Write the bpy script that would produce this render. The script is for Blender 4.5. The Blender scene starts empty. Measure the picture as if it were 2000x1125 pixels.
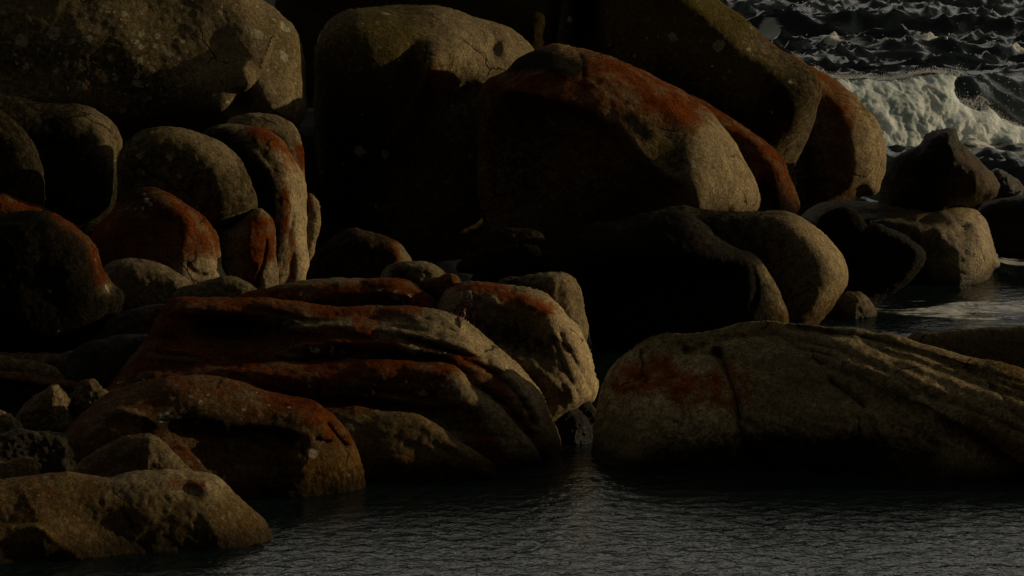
import bpy, math, random
import numpy as np
from mathutils import Vector

random.seed(7)
SC = bpy.context.scene
COL = SC.collection
R_ = math.radians

# ------------------------------------------------------------------ camera
F = 5555.0                      # focal length in photo pixels (100 mm on 36 mm)
CX, CY = 1000.0, 562.5
HOR = -300.0                    # row of the horizon, above the frame
CAMH = 7.7                      # metres above the water
PITCH = math.atan((CY - HOR) / F)
cam_d = bpy.data.cameras.new('camera')
cam_d.lens = 36.0 * F / 2000.0
cam_d.sensor_width = 36.0
cam_d.clip_start = 0.5
cam_d.clip_end = 9000.0
cam = bpy.data.objects.new('camera', cam_d)
COL.objects.link(cam)
cam.location = (0, 0, CAMH)
cam.rotation_euler = (math.pi / 2 - PITCH, 0, 0)
SC.camera = cam
CAM = np.array([0, 0, CAMH])
RIGHT = np.array([1.0, 0, 0])
UP = np.array([0, math.sin(PITCH), math.cos(PITCH)])
FWD = np.array([0, math.cos(PITCH), -math.sin(PITCH)])


def rays(px, py):
    px = np.asarray(px, float); py = np.asarray(py, float)
    return FWD + ((px - CX) / F)[..., None] * RIGHT + ((CY - py) / F)[..., None] * UP


def wdist(py):                  # distance (along the view axis) of still water at a row
    r = rays(0.0 * np.asarray(py) + CX, py)
    return CAMH / -r[..., 2]


# ------------------------------------------------------------------ numpy noise
_rng = np.random.RandomState(11)
_perm = _rng.permutation(256)
_perm = np.concatenate([_perm, _perm, _perm])
_grad = _rng.normal(size=(256, 3))
_grad /= np.linalg.norm(_grad, axis=1)[:, None]


def gnoise(p):
    i = np.floor(p).astype(int); f = p - i
    i &= 255
    u = f * f * f * (f * (f * 6 - 15) + 10)
    out = 0
    for a in (0, 1):
        for b in (0, 1):
            for c in (0, 1):
                h = _perm[_perm[_perm[i[:, 0] + a] + i[:, 1] + b] + i[:, 2] + c]
                d = (_grad[h] * (f - np.array([a, b, c]))).sum(1)
                w = (u[:, 0] if a else 1 - u[:, 0]) * (u[:, 1] if b else 1 - u[:, 1]) * (u[:, 2] if c else 1 - u[:, 2])
                out = out + w * d
    return out


def fbm(p, octv=4, gain=0.5):
    s = 0; a = 1.0
    for k in range(octv):
        s = s + a * gnoise(p * (2.03 ** k) + 17.3 * k)
        a *= gain
    return s


# ------------------------------------------------------------------ materials
def new_mat(name):
    m = bpy.data.materials.new(name); m.use_nodes = True
    nt = m.node_tree
    for n in list(nt.nodes):
        nt.nodes.remove(n)
    out = nt.nodes.new('ShaderNodeOutputMaterial')
    bs = nt.nodes.new('ShaderNodeBsdfPrincipled')
    nt.links.new(bs.outputs[0], out.inputs['Surface'])
    return m, nt, bs, out


class NB:
    def __init__(self, nt): self.nt = nt
    def node(self, t, **kw):
        n = self.nt.nodes.new(t)
        for k, v in kw.items(): setattr(n, k, v)
        return n
    def set(self, sock, v):
        if hasattr(v, 'is_output') or isinstance(v, bpy.types.NodeSocket):
            self.nt.links.new(v, sock)
        elif isinstance(v, (tuple, list)) and len(v) == 3 and sock.type == 'RGBA':
            sock.default_value = (*v, 1)
        else:
            sock.default_value = v
    def math(self, op, a, b=0.0, c=0.0, clamp=False):
        n = self.node('ShaderNodeMath', operation=op, use_clamp=clamp)
        self.set(n.inputs[0], a); self.set(n.inputs[1], b)
        if len(n.inputs) > 2: self.set(n.inputs[2], c)
        return n.outputs[0]
    def mapr(self, v, a, b, c=0.0, d=1.0, smooth=True):
        n = self.node('ShaderNodeMapRange', interpolation_type='SMOOTHSTEP' if smooth else 'LINEAR')
        for k, x in zip(('Value', 'From Min', 'From Max', 'To Min', 'To Max'), (v, a, b, c, d)):
            self.set(n.inputs[k], x)
        return n.outputs[0]
    def mix(self, f, a, b, blend='MIX'):
        n = self.node('ShaderNodeMix', data_type='RGBA', blend_type=blend)
        self.set(n.inputs[0], f); self.set(n.inputs[6], a); self.set(n.inputs[7], b)
        return n.outputs[2]
    def noise(self, vec, scale, detail=4, rough=0.55, dist=0.0):
        n = self.node('ShaderNodeTexNoise')
        self.set(n.inputs['Vector'], vec)
        n.inputs['Scale'].default_value = scale; n.inputs['Detail'].default_value = detail
        n.inputs['Roughness'].default_value = rough; n.inputs['Distortion'].default_value = dist
        return n.outputs['Fac']
    def attr(self, name):
        n = self.node('ShaderNodeAttribute', attribute_name=name)
        return n.outputs['Fac']


CH = ('orange', 'black', 'pale', 'algae', 'olive', 'wet', 'tone')


def rock_material():
    m, nt, bs, out = new_mat('coastal_granite')
    B = NB(nt)
    co = B.node('ShaderNodeNewGeometry').outputs['Position']
    mp = B.node('ShaderNodeMapping'); B.set(mp.inputs['Vector'], co)
    mp.inputs['Scale'].default_value = (1, 1, 0.45)
    streak = mp.outputs[0]
    nl = B.noise(co, 0.9, 5, 0.55)
    nm = B.noise(co, 5.5, 8, 0.68)
    nm2 = B.noise(co, 11.0, 7, 0.72)
    ng = B.noise(co, 42.0, 5, 0.75)
    ns = B.noise(streak, 16.0, 6, 0.7)
    at = {c: B.attr(c) for c in CH}
    # granite: two feldspar tones plus dark mica grains
    g = B.mix(B.mapr(nl, 0.35, 0.68), (0.205, 0.153, 0.080), (0.290, 0.220, 0.118))
    g = B.mix(B.mapr(nm, 0.35, 0.7), g, (0.140, 0.104, 0.058))
    g = B.mix(B.mapr(ng, 0.52, 0.66, 0, 0.9), g, (0.055, 0.046, 0.030))
    g = B.mix(B.mapr(ng, 0.44, 0.30, 0, 0.7), g, (0.38, 0.31, 0.20))
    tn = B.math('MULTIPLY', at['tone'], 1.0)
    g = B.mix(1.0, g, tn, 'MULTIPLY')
    def mask(a, n, lo=0.42, hi=0.62, k=1.7):
        v = B.math('ADD', a, B.math('MULTIPLY', B.math('SUBTRACT', n, 0.5), k))
        return B.mapr(v, lo, hi)
    # olive crust
    ol = B.mix(B.mapr(nm2, 0.35, 0.65), (0.036, 0.027, 0.004), (0.130, 0.098, 0.020))
    c = B.mix(mask(at['olive'], nm2, 0.30, 0.75, 1.6), g, ol)
    # orange lichen
    og = B.mix(B.mapr(nm, 0.33, 0.68), (0.070, 0.014, 0.002), (0.165, 0.043, 0.005))
    og = B.mix(B.mapr(ng, 0.52, 0.70, 0, 0.7), og, (0.030, 0.012, 0.005))
    og = B.mix(B.mapr(nm2, 0.40, 0.28, 0, 0.4), og, (0.16, 0.105, 0.045))
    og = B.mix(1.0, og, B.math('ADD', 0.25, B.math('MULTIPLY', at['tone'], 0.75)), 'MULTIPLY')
    patchy = B.mapr(B.noise(co, 2.4, 7, 0.68), 0.36, 0.54, 0.50, 1.0)
    om = mask(at['orange'], B.math('ADD', B.math('MULTIPLY', nm, 0.45), B.math('MULTIPLY', ng, 0.55)), 0.14, 0.74, 1.8)
    c = B.mix(B.math('MULTIPLY', om, patchy), c, og)
    # brown algae fur
    al = B.mix(B.mapr(ns, 0.35, 0.65), (0.026, 0.013, 0.003), (0.150, 0.082, 0.020))
    c = B.mix(mask(at['algae'], ns, 0.30, 0.70), c, al)
    warm = B.mapr(nm2, 0.30, 0.66)
    # black lichen, also painted on to deepen shaded faces
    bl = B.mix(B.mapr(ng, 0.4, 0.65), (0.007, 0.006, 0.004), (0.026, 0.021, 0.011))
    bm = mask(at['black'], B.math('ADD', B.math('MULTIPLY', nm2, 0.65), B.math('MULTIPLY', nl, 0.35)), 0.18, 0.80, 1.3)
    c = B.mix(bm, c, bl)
    # pale crust spots
    wob = B.node('ShaderNodeTexNoise'); B.set(wob.inputs['Vector'], co); wob.inputs['Scale'].default_value = 14.0; wob.inputs['Detail'].default_value = 3
    wv = B.node('ShaderNodeMix', data_type='VECTOR'); wv.inputs[0].default_value = 0.10
    B.set(wv.inputs[4], co); B.set(wv.inputs[5], wob.outputs['Color'])
    spots = 0.0
    for sc_, th in ((2.7, 0.30), (5.2, 0.30), (10.5, 0.28)):
        vo = B.node('ShaderNodeTexVoronoi'); B.set(vo.inputs['Vector'], wv.outputs[1]); vo.inputs['Scale'].default_value = sc_
        s = B.mapr(vo.outputs['Distance'], th, th * 0.78)
        sep = B.node('ShaderNodeSeparateColor'); B.set(sep.inputs[0], vo.outputs['Color'])
        pick = B.math('GREATER_THAN', at['pale'], B.math('ADD', B.math('MULTIPLY', sep.outputs[0], 1.1), 0.06))
        s = B.math('MULTIPLY', s, pick)
        spots = B.math('MAXIMUM', spots, s)
    spots = B.math('MULTIPLY', spots, B.mapr(nm2, 0.34, 0.48))
    c = B.mix(B.math('MULTIPLY', spots, 0.85), c, (0.36, 0.325, 0.225))
    gr = B.noise(co, 24.0, 4, 0.72)
    c = B.mix(1.0, c, B.mapr(gr, 0.30, 0.70, 0.50, 1.42, False), 'MULTIPLY')
    # hairline joints, only here and there
    wv2 = B.node('ShaderNodeMix', data_type='VECTOR'); wv2.inputs[0].default_value = 0.35
    wob2 = B.node('ShaderNodeTexNoise'); B.set(wob2.inputs['Vector'], co); wob2.inputs['Scale'].default_value = 2.2; wob2.inputs['Detail'].default_value = 5
    B.set(wv2.inputs[4], co); B.set(wv2.inputs[5], wob2.outputs['Color'])
    ve = B.node('ShaderNodeTexVoronoi', feature='DISTANCE_TO_EDGE'); B.set(ve.inputs['Vector'], wv2.outputs[1]); ve.inputs['Scale'].default_value = 1.1
    crack = B.math('MULTIPLY', B.mapr(ve.outputs['Distance'], 0.016, 0.004), B.mapr(B.noise(co, 1.7, 2, 0.5), 0.54, 0.62))
    c = B.mix(B.math('MULTIPLY', crack, 0.75), c, (0.012, 0.009, 0.006))
    # tide band: the stone stays dark and wet just above the water
    sz = B.node('ShaderNodeSeparateXYZ'); B.set(sz.inputs[0], co)
    tide = B.mapr(B.math('ADD', sz.outputs[2], B.math('MULTIPLY', B.math('SUBTRACT', nm, 0.5), 0.5)), 0.34, 0.06)
    c = B.mix(B.math('MULTIPLY', tide, 0.72), c, (0.006, 0.005, 0.003))
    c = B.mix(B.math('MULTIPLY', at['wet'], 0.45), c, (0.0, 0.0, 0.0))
    B.set(bs.inputs['Base Color'], c)
    ro = B.math('SUBTRACT', 0.88, B.math('MULTIPLY', at['wet'], B.mapr(nm2, 0.3, 0.7, 0.62, 0.40)))
    B.set(bs.inputs['Roughness'], ro)
    B.set(bs.inputs['Specular IOR Level'], B.math('ADD', 0.015, B.math('MULTIPLY', at['wet'], 0.38)))
    h = B.math('ADD', B.math('MULTIPLY', nm, 0.058), B.math('MULTIPLY', nm2, 0.034))
    h = B.math('ADD', h, B.math('MULTIPLY', ng, 0.017))
    h = B.math('ADD', h, B.math('MULTIPLY', B.math('MULTIPLY', ns, at['algae']), 0.03))
    h = B.math('ADD', h, B.math('MULTIPLY', bm, 0.006))
    h = B.math('ADD', h, B.math('MULTIPLY', spots, 0.006))
    h = B.math('ADD', h, B.math('MULTIPLY', gr, 0.016))
    h = B.math('SUBTRACT', h, B.math('MULTIPLY', crack, 0.03))
    ro = B.math('SUBTRACT', ro, B.math('MULTIPLY', tide, 0.35))
    B.set(bs.inputs['Roughness'], ro)
    bu = B.node('ShaderNodeBump'); bu.inputs['Strength'].default_value = 0.8; bu.inputs['Distance'].default_value = 1.0
    B.set(bu.inputs['Height'], h)
    B.set(bs.inputs['Normal'], bu.outputs[0])
    return m


GRANITE = rock_material()


# ------------------------------------------------------------------ rock builder
def smooth_loop(pts, step=2.0):
    P = np.array(pts, float); n = len(P); out = []
    for i in range(n):
        p0, p1, p2, p3 = P[i - 1], P[i], P[(i + 1) % n], P[(i + 2) % n]
        k = max(2, int(np.hypot(*(p2 - p1)) / step))
        t = np.linspace(0, 1, k, endpoint=False)[:, None]
        d1 = (p2 - p0) * 0.5; d2 = (p3 - p1) * 0.5
        L = np.hypot(*(p2 - p1)) + 1e-6
        for d in (d1, d2):
            l = np.hypot(*d)
            if l > L: d *= L / l
        h00 = 2 * t**3 - 3 * t**2 + 1; h10 = t**3 - 2 * t**2 + t; h01 = -2 * t**3 + 3 * t**2; h11 = t**3 - t**2
        out.append(h00 * p1 + h10 * d1 + h01 * p2 + h11 * d2)
    return np.concatenate(out)


def inside(poly, x, y):
    r = np.zeros(x.shape, bool)
    x1, y1 = poly[:, 0], poly[:, 1]; x2, y2 = np.roll(x1, -1), np.roll(y1, -1)
    for a, b, c, d in zip(x1, y1, x2, y2):
        if b == d: continue
        cond = ((b > y) != (d > y)) & (x < (c - a) * (y - b) / (d - b) + a)
        r ^= cond
    return r


def polyd(pts, X, Y):
    """distance, signed distance (positive on the right hand of travel = below for left-to-right)"""
    P = np.array(pts, float)
    if P.ndim == 1: P = P[None]
    if len(P) == 1:
        d = np.hypot(X - P[0, 0], Y - P[0, 1]); return d, d
    best = np.full(X.shape, 1e9); sg = np.ones(X.shape)
    for a, b in zip(P[:-1], P[1:]):
        e = b - a; L2 = (e * e).sum() + 1e-9
        t = np.clip(((X - a[0]) * e[0] + (Y - a[1]) * e[1]) / L2, 0, 1)
        qx = X - a[0] - t * e[0]; qy = Y - a[1] - t * e[1]
        d = np.hypot(qx, qy)
        cr = e[0] * (Y - a[1]) - e[1] * (X - a[0])
        m = d < best - 1e-6
        best = np.where(m, d, best); sg = np.where(m, np.sign(cr), sg)
    return best, best * sg


def smooth_line(pts, step=6.0):
    if not isinstance(pts[0], (tuple, list)) or len(pts) < 3: return pts
    P = np.array(pts, float); out = []
    for i in range(len(P) - 1):
        p0 = P[max(0, i - 1)]; p1 = P[i]; p2 = P[i + 1]; p3 = P[min(len(P) - 1, i + 2)]
        k = max(2, int(np.hypot(*(p2 - p1)) / step))
        t = np.linspace(0, 1, k, endpoint=False)[:, None]
        out.append(0.5 * (2 * p1 + (p2 - p0) * t + (2 * p0 - 5 * p1 + 4 * p2 - p3) * t**2 + (3 * p1 - p0 - 3 * p2 + p3) * t**3))
    out.append(P[-1:])
    return np.concatenate(out)


SMAX = lambda a: a * a * (3 - 2 * a)
ALL = []


def rock(name, label, outline, D=None, wl=None, T=80, R=None, Tb=None, tilt=(0, 0), strokes=(), paint=(),
         base=None, step=None, lump=1.0, rough=1.0, strata=None, parent=None, cat='boulder', group='granite boulders on the shore', pexp=2.0):
    loop = smooth_loop(outline)
    lo = loop.min(0); hi = loop.max(0); size = hi - lo
    if step is None: step = min(4.0, max(1.6, math.sqrt(size[0] * size[1]) / 75.0))
    seed = len(ALL) * 3.71
    xs = np.arange(lo[0] - step, hi[0] + 2 * step, step); ys = np.arange(lo[1] - step, hi[1] + 2 * step, step)
    X, Y = np.meshgrid(xs, ys); sh = X.shape
    ins = inside(loop, X, Y)
    # true distance and a smooth (integral) distance to the outline
    fx, fy = X.ravel(), Y.ravel()
    seg = np.roll(loop, -1, 0) - loop; ds = np.hypot(seg[:, 0], seg[:, 1])
    dmin = np.empty(fx.shape); near = np.empty(fx.shape, int); sm = np.empty(fx.shape)
    for k in range(0, len(fx), 4000):
        dx = fx[k:k + 4000, None] - loop[None, :, 0]; dy = fy[k:k + 4000, None] - loop[None, :, 1]
        d2 = dx * dx + dy * dy
        near[k:k + 4000] = d2.argmin(1); dmin[k:k + 4000] = np.sqrt(d2.min(1))
        sm[k:k + 4000] = (ds[None] / (d2 + 2.0) ** 1.5).sum(1)
    w = math.sqrt(2) / np.sqrt(sm)
    bl = np.clip(dmin / 6.0, 0, 1)
    w = np.where(dmin < 6.0, dmin * (1 - bl) + w * bl, w)
    insf = ins.ravel()
    # nodes just outside touch the outline
    keep = ins.copy()
    nb = np.zeros(sh, bool)
    for a in (-1, 0, 1):
        for b in (-1, 0, 1):
            nb |= np.roll(np.roll(ins, a, 0), b, 1)
    edge = nb & ~ins
    ef = edge.ravel()
    fx = np.where(ef, loop[near, 0], fx); fy = np.where(ef, loop[near, 1], fy)
    # inside nodes very near the outline are fine as they are
    w = np.where(ef, 0, w)
    wm = w[insf].max()
    if R is None: R = wm
    R = min(R, wm * 1.0)
    t = np.clip(w / R, 0, 1)
    g = (1 - (1 - t) ** pexp) ** (1 / pexp)
    cx, cy = (lo + hi) / 2
    fade = SMAX(np.clip(w / (0.35 * R + 4), 0, 1))
    z = T * g + (tilt[0] * (fx - cx) + tilt[1] * (fy - cy)) * g
    for s in strokes:
        kind = s[0]
        if kind == 'b':
            _, (bx, by), amp, rx, ry, ang = s
            ca, sa = math.cos(R_(ang)), math.sin(R_(ang))
            u = (fx - bx) * ca + (fy - by) * sa; v = -(fx - bx) * sa + (fy - by) * ca
            z = z + fade * amp * np.exp(-(u / rx) ** 2 - (v / ry) ** 2)
            continue
        ln = smooth_line(s[1])
        wob = 2.5 * gnoise(np.stack([fx / 22.0, fy / 22.0, 0 * fx + seed], 1))
        d, sd = polyd(ln, fx, fy)
        if kind == 'r':
            _, _, amp, wl_, wr_, p = s
            sdd = sd + wob
            ww = np.where(sdd > 0, wr_, wl_)
            z = z + fade * amp * np.exp(-(np.abs(np.where(np.abs(sd) < d * 0.99, d, sdd)) / ww) ** p)
        elif kind == 's':
            _, _, amp, wd, L = s
            L0 = np.asarray(ln)
            ea = np.hypot(fx - L0[0, 0], fy - L0[0, 1]); eb = np.hypot(fx - L0[-1, 0], fy - L0[-1, 1])
            endf = np.clip(np.minimum(ea, eb) / (0.18 * np.hypot(*(L0[0] - L0[-1])) + 8), 0, 1)
            q = np.clip((sd + wob) / wd, 0, 1)
            z = z + fade * endf * amp * SMAX(q) * np.exp(-np.clip(sd, 0, None) / L)
        elif kind == 'c':          # crack
            _, _, amp, wd = s
            z = z - np.clip(w / 8.0, 0, 1) * amp * np.exp(-(np.abs(d + wob * 0.7) / wd) ** 1.3)
    if strata:
        am, lx, ly, ang = strata
        ca, sa = math.cos(R_(ang)), math.sin(R_(ang))
        u = fx * ca + fy * sa; v = -fx * sa + fy * ca
        v = v + 10 * gnoise(np.stack([fx / 90, fy / 60, 0 * fx + seed], 1))
        n1_ = gnoise(np.stack([u / lx, v / ly, 0 * u + seed], 1)); n2_ = gnoise(np.stack([u / lx * 1.9, v / ly * 2.2, 0 * u + seed + 5], 1))
        n3_ = gnoise(np.stack([u / lx * .5, v / ly * .8, 0 * u + seed + 9], 1))
        z = z + fade * am * (1.2 * n3_ - 1.5 * np.clip(0.22 - np.abs(n1_), 0, 1) / 0.22 * (0.4 + 0.6 * np.clip(n3_ * 2 + .5, 0, 1)) + 0.5 * n1_ - 0.5 * np.clip(0.2 - np.abs(n2_), 0, 1) / 0.2)
    z = np.where(ef, 0, z)
    Tb = T if Tb is None else Tb
    zb = -Tb * g
    # distance of the rock's middle plane
    if D is None:
        k = np.argmin((fx - wl[0]) ** 2 + (fy - wl[1]) ** 2)
        D = float(wdist(wl[1])); D = D / (1 - z[k] / F)
    cray = rays(cx, cy); ray_n = cray / np.linalg.norm(cray)
    O = CAM + cray * D
    rr = rays(fx, fy)
    tt = ((O - CAM) @ ray_n) / (rr @ ray_n)
    P0 = CAM + rr * tt[:, None]
    M = D / F
    front = P0 - ray_n * (z * M)[:, None]
    back = P0 - ray_n * (zb * M)[:, None]
    use = (ins | edge).ravel()
    # faces
    idx = np.arange(X.size).reshape(sh)
    q = np.stack([idx[:-1, :-1], idx[1:, :-1], idx[1:, 1:], idx[:-1, 1:]], -1).reshape(-1, 4)
    q = q[use[q].all(1)]
    q = q[insf[q].any(1)]
    usedf = np.unique(q)
    mapf = np.full(X.size, -1); mapf[usedf] = np.arange(len(usedf))
    backn = usedf[~ef[usedf]]
    mapb = mapf.copy(); mapb[backn] = len(usedf) + np.arange(len(backn))
    V = np.concatenate([front[usedf], back[backn]])
    FF = np.concatenate([mapf[q], mapb[q][:, ::-1]])
    pxy = np.stack([np.concatenate([fx[usedf], fx[backn]]), np.concatenate([fy[usedf], fy[backn]])], 1)
    me = bpy.data.meshes.new(name)
    make_mesh(me, V, FF)
    # weathering: lumps and pits pushed along the normals
    N = np.empty(len(V) * 3, np.float32); me.vertices.foreach_get('normal', N); N = N.reshape(-1, 3)
    sz = math.sqrt(size[0] * size[1]) * M
    disp = lump * 0.036 * sz * fbm(V / (0.42 * sz) + seed, 3, 0.5) + rough * (0.016 * fbm(V / 0.30 + seed, 4, 0.55) + 0.010 * fbm(V / 0.07 + seed, 2, 0.6) - 0.006 * np.clip(gnoise(V / 0.16 + seed) - 0.22, 0, 1) * 3)
    V = V + N * disp[:, None]
    org = np.array([V[:, 0].mean(), V[:, 1].mean(), V[:, 2].min()])
    me.vertices.foreach_set('co', (V - org).astype(np.float32).ravel())
    me.update()
    # weathering colours; tone and black also paint in sunlit and shaded faces
    bs = dict(orange=0.0, black=0.05, pale=0.0, algae=0.0, olive=0.0, wet=0.0, tone=1.0)
    if base: bs.update(base)
    for c in CH:
        val = np.full(len(V), bs[c])
        for pch, pts, rad, stg in paint:
            if pch != c: continue
            d, _ = polyd(smooth_line(pts) if len(pts) > 2 else pts, pxy[:, 0], pxy[:, 1])
            val = val + stg * np.exp(-(d / rad) ** 2)
        a = me.attributes.new(c, 'FLOAT', 'POINT')
        a.data.foreach_set('value', np.clip(val, 0, 3.6).astype(np.float32))
    me.materials.append(GRANITE)
    o = bpy.data.objects.new(name, me)
    COL.objects.link(o)
    o.location = org
    if parent is None:
        o['label'] = label; o['category'] = cat; o['group'] = group
    else:
        o.parent = parent
        o.location = Vector(org) - parent.location
        if label: o['label'] = label
    ALL.append((o, D))
    return o


def make_mesh(me, V, FF):
    me.vertices.add(len(V)); me.vertices.foreach_set('co', np.asarray(V, np.float32).ravel())
    n = len(FF); k = FF.shape[1]
    me.loops.add(n * k); me.loops.foreach_set('vertex_index', FF.astype(np.int32).ravel())
    me.polygons.add(n)
    me.polygons.foreach_set('loop_start', np.arange(0, n * k, k, dtype=np.int32))
    me.polygons.foreach_set('loop_total', np.full(n, k, np.int32))
    me.polygons.foreach_set('use_smooth', np.ones(n, bool))
    me.update(calc_edges=True); me.validate()


# ------------------------------------------------------------------ the boulders
GB = 'granite boulders on the shore'
# --- far headland behind everything
rock('headland_boulder', 'olive lichened rock wall at the very back, above the middle dome boulder',
     [(545, -60), (600, -150), (760, -215), (960, -220), (1100, -160), (1180, -60), (1190, 60), (1150, 190), (850, 200), (560, 180), (535, 60)], D=53.5, T=60, R=80,
     base=dict(olive=0.75, black=0.35, tone=0.7), paint=[('orange', [(620, 10), (720, 12)], 40, 0.5), ('black', [(1120, -20), (1115, 180)], 45, 0.7)],
     strokes=[('b', (1110, 60), -40, 40, 200, 0)])
rock('headland_boulder', 'huge dark olive dome at the back, sloping down to the open sea',
     [(1105, -40), (1130, -140), (1210, -200), (1300, -180), (1365, -90), (1405, -5), (1440, 28), (1480, 62), (1520, 90), (1560, 118), (1588, 140), (1603, 165), (1607, 190), (1600, 222),
      (1585, 260), (1562, 302), (1540, 336), (1480, 420), (1300, 430), (1150, 300), (1090, 120)], D=51.3, T=100, R=150, tilt=(-0.1, 0.05),
     strokes=[('r', [(1320, -60), (1430, 70), (1520, 150), (1560, 240), (1540, 330)], 25, 80, 50, 1.6), ('b', (1150, 40), -50, 30, 180, 0)],
     base=dict(olive=0.62, black=0.30, tone=0.75, pale=0.1),
     paint=[('black', [(1150, -40), (1150, 130)], 35, 0.8), ('black', [(1300, 170), (1450, 250), (1540, 180)], 50, 0.4), ('orange', [(1480, 60), (1590, 150), (1600, 200)], 14, 0.45),
            ('olive', [(1490, 80), (1600, 190), (1560, 300)], 30, -0.35), ('orange', [(1480, 260), (1540, 290)], 40, 0.3)])
rock('sea_boulder', 'tall orange and grey rounded boulder in front of the breaking wave',
     [(1545, 105), (1580, 126), (1620, 150), (1662, 183), (1698, 223), (1719, 265), (1728, 310), (1723, 346), (1708, 376), (1690, 380), (1660, 395), (1600, 430), (1540, 420), (1520, 300), (1530, 160)],
     D=54.3, T=85, R=72, tilt=(-0.15, 0),
     strokes=[('r', [(1600, 150), (1650, 230), (1668, 310), (1660, 400)], 16, 70, 40, 1.5)],
     base=dict(orange=0.12, black=0.1, tone=1.3),
     paint=[('orange', [(1580, 130), (1630, 200), (1645, 290), (1640, 370)], 46, 0.5), ('black', [(1560, 250), (1590, 380)], 45, 0.5), ('algae', [(1640, 380), (1700, 378)], 16, 0.5),
            ('olive', [(1680, 210), (1715, 262)], 14, 0.6), ('orange', [(1700, 270), (1705, 350)], 34, -0.7), ('tone', [(1700, 270), (1700, 350)], 36, 0.4), ('olive', [(1700, 280), (1705, 350)], 40, -0.5), ('black', [(1700, 280), (1700, 360)], 40, -0.3)])
# --- upper left giant and the middle dome
rock('dome_boulder', 'giant grey olive boulder spotted with pale lichen, filling the upper left corner',
     [(-120, -120), (300, -140), (470, -60), (515, -8), (552, 18), (578, 48), (590, 90), (596, 150), (592, 215), (560, 250), (470, 262), (380, 258), (240, 270), (60, 260), (-120, 250)],
     D=46.8, T=120, R=120, tilt=(-0.03, 0.42),
     strokes=[('r', [(400, -60), (480, 50), (500, 150), (490, 240)], 14, 110, 45, 1.8), ('s', [(500, 140), (488, 160), (465, 182), (438, 205), (415, 232)], 26, 10, 300),
              ('b', (470, 200), -34, 26, 34, -35), ('b', (200, 60), 18, 180, 60, 8), ('b', (120, 170), -10, 120, 50, 0)],
     base=dict(olive=0.42, black=0.08, pale=0.2, tone=1.0),
     paint=[('pale', [(120, 90), (180, 80), (250, 120), (310, 130), (300, 80)], 60, 0.6), ('black', [(-60, 90), (100, 110), (220, 130), (290, 180)], 70, 0.42), ('olive', [(430, 60), (470, 200)], 60, -0.25),
            ('tone', [(450, 40), (500, 220)], 60, 0.25), ('olive', [(505, 100), (510, 230)], 22, -0.4)])
rock('dome_boulder', 'broad smooth grey dome with a small dark notch, behind the great red boulder',
     [(622, 340), (616, 210), (620, 110), (632, 66), (660, 36), (705, 19), (780, 13), (860, 17), (930, 33), (985, 52), (1018, 74), (1040, 96), (1060, 150), (1040, 300), (980, 470), (820, 520), (680, 470), (630, 400)],
     D=48.9, T=190, R=130, tilt=(-0.45, 0.0),
     strokes=[('r', [(905, 40), (885, 110), (860, 170), (845, 230)], 16, 90, 60, 1.5), ('b', (835, 160), 34, 22, 52, 12), ('b', (800, 150), -26, 24, 50, 10), ('b', (968, 92), -20, 9, 17, 10),
              ('b', (760, 330), -90, 130, 150, 0), ('b', (900, 190), -30, 40, 40, 0)],
     base=dict(olive=0.62, black=0.36, tone=1.0, pale=0.10),
     paint=[('olive', [(900, 70), (1000, 90), (960, 150)], 60, -0.6), ('black', [(940, 70), (1010, 90)], 50, -0.25), ('tone', [(920, 90), (990, 110)], 60, 0.35), ('black', [(900, 90), (1000, 110)], 60, -0.3), ('orange', [(835, 190), (845, 150)], 20, 0.8), ('black', [(700, 250), (680, 420)], 90, 0.3),  # higher tone and thinned crusts paint in the sunlit patch
            ('orange', [(880, 170), (870, 200)], 20, 0.6)])
# --- great red boulder
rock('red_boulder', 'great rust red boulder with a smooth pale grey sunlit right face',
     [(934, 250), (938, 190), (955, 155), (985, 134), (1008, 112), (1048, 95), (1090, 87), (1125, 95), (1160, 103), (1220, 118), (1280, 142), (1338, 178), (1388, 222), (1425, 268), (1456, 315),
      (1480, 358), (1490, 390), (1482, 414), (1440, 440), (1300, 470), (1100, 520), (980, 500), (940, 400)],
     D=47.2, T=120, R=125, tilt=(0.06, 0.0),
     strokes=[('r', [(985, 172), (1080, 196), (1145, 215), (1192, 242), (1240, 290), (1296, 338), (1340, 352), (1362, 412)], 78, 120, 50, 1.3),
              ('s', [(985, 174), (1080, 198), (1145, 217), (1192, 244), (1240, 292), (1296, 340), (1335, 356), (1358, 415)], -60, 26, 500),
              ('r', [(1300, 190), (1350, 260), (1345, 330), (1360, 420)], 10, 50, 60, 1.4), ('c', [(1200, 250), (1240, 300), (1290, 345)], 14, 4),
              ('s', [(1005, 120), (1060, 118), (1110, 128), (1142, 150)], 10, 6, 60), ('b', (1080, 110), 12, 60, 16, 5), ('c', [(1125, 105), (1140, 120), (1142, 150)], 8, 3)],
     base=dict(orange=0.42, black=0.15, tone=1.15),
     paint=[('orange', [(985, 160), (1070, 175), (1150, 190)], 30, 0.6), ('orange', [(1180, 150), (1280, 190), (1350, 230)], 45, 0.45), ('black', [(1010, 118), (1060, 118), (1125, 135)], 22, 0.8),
            ('orange', [(1390, 290), (1420, 350), (1420, 410)], 58, -0.75), ('orange', [(1350, 330), (1360, 410)], 20, -0.5), ('black', [(1000, 250), (1050, 420), (1200, 420)], 90, 0.35), ('tone', [(1400, 300), (1430, 400)], 60, 0.35),  # black paints the overhang's shade onto the underside
            ('olive', [(1250, 240), (1310, 320)], 42, 0.6), ('black', [(1310, 240), (1325, 320)], 22, 0.45), ('orange', [(1270, 270), (1320, 320)], 34, -0.35), ('black', [(1230, 235), (1260, 262)], 16, 0.7), ('black', [(1390, 290), (1430, 400)], 50, -0.3)])
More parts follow.
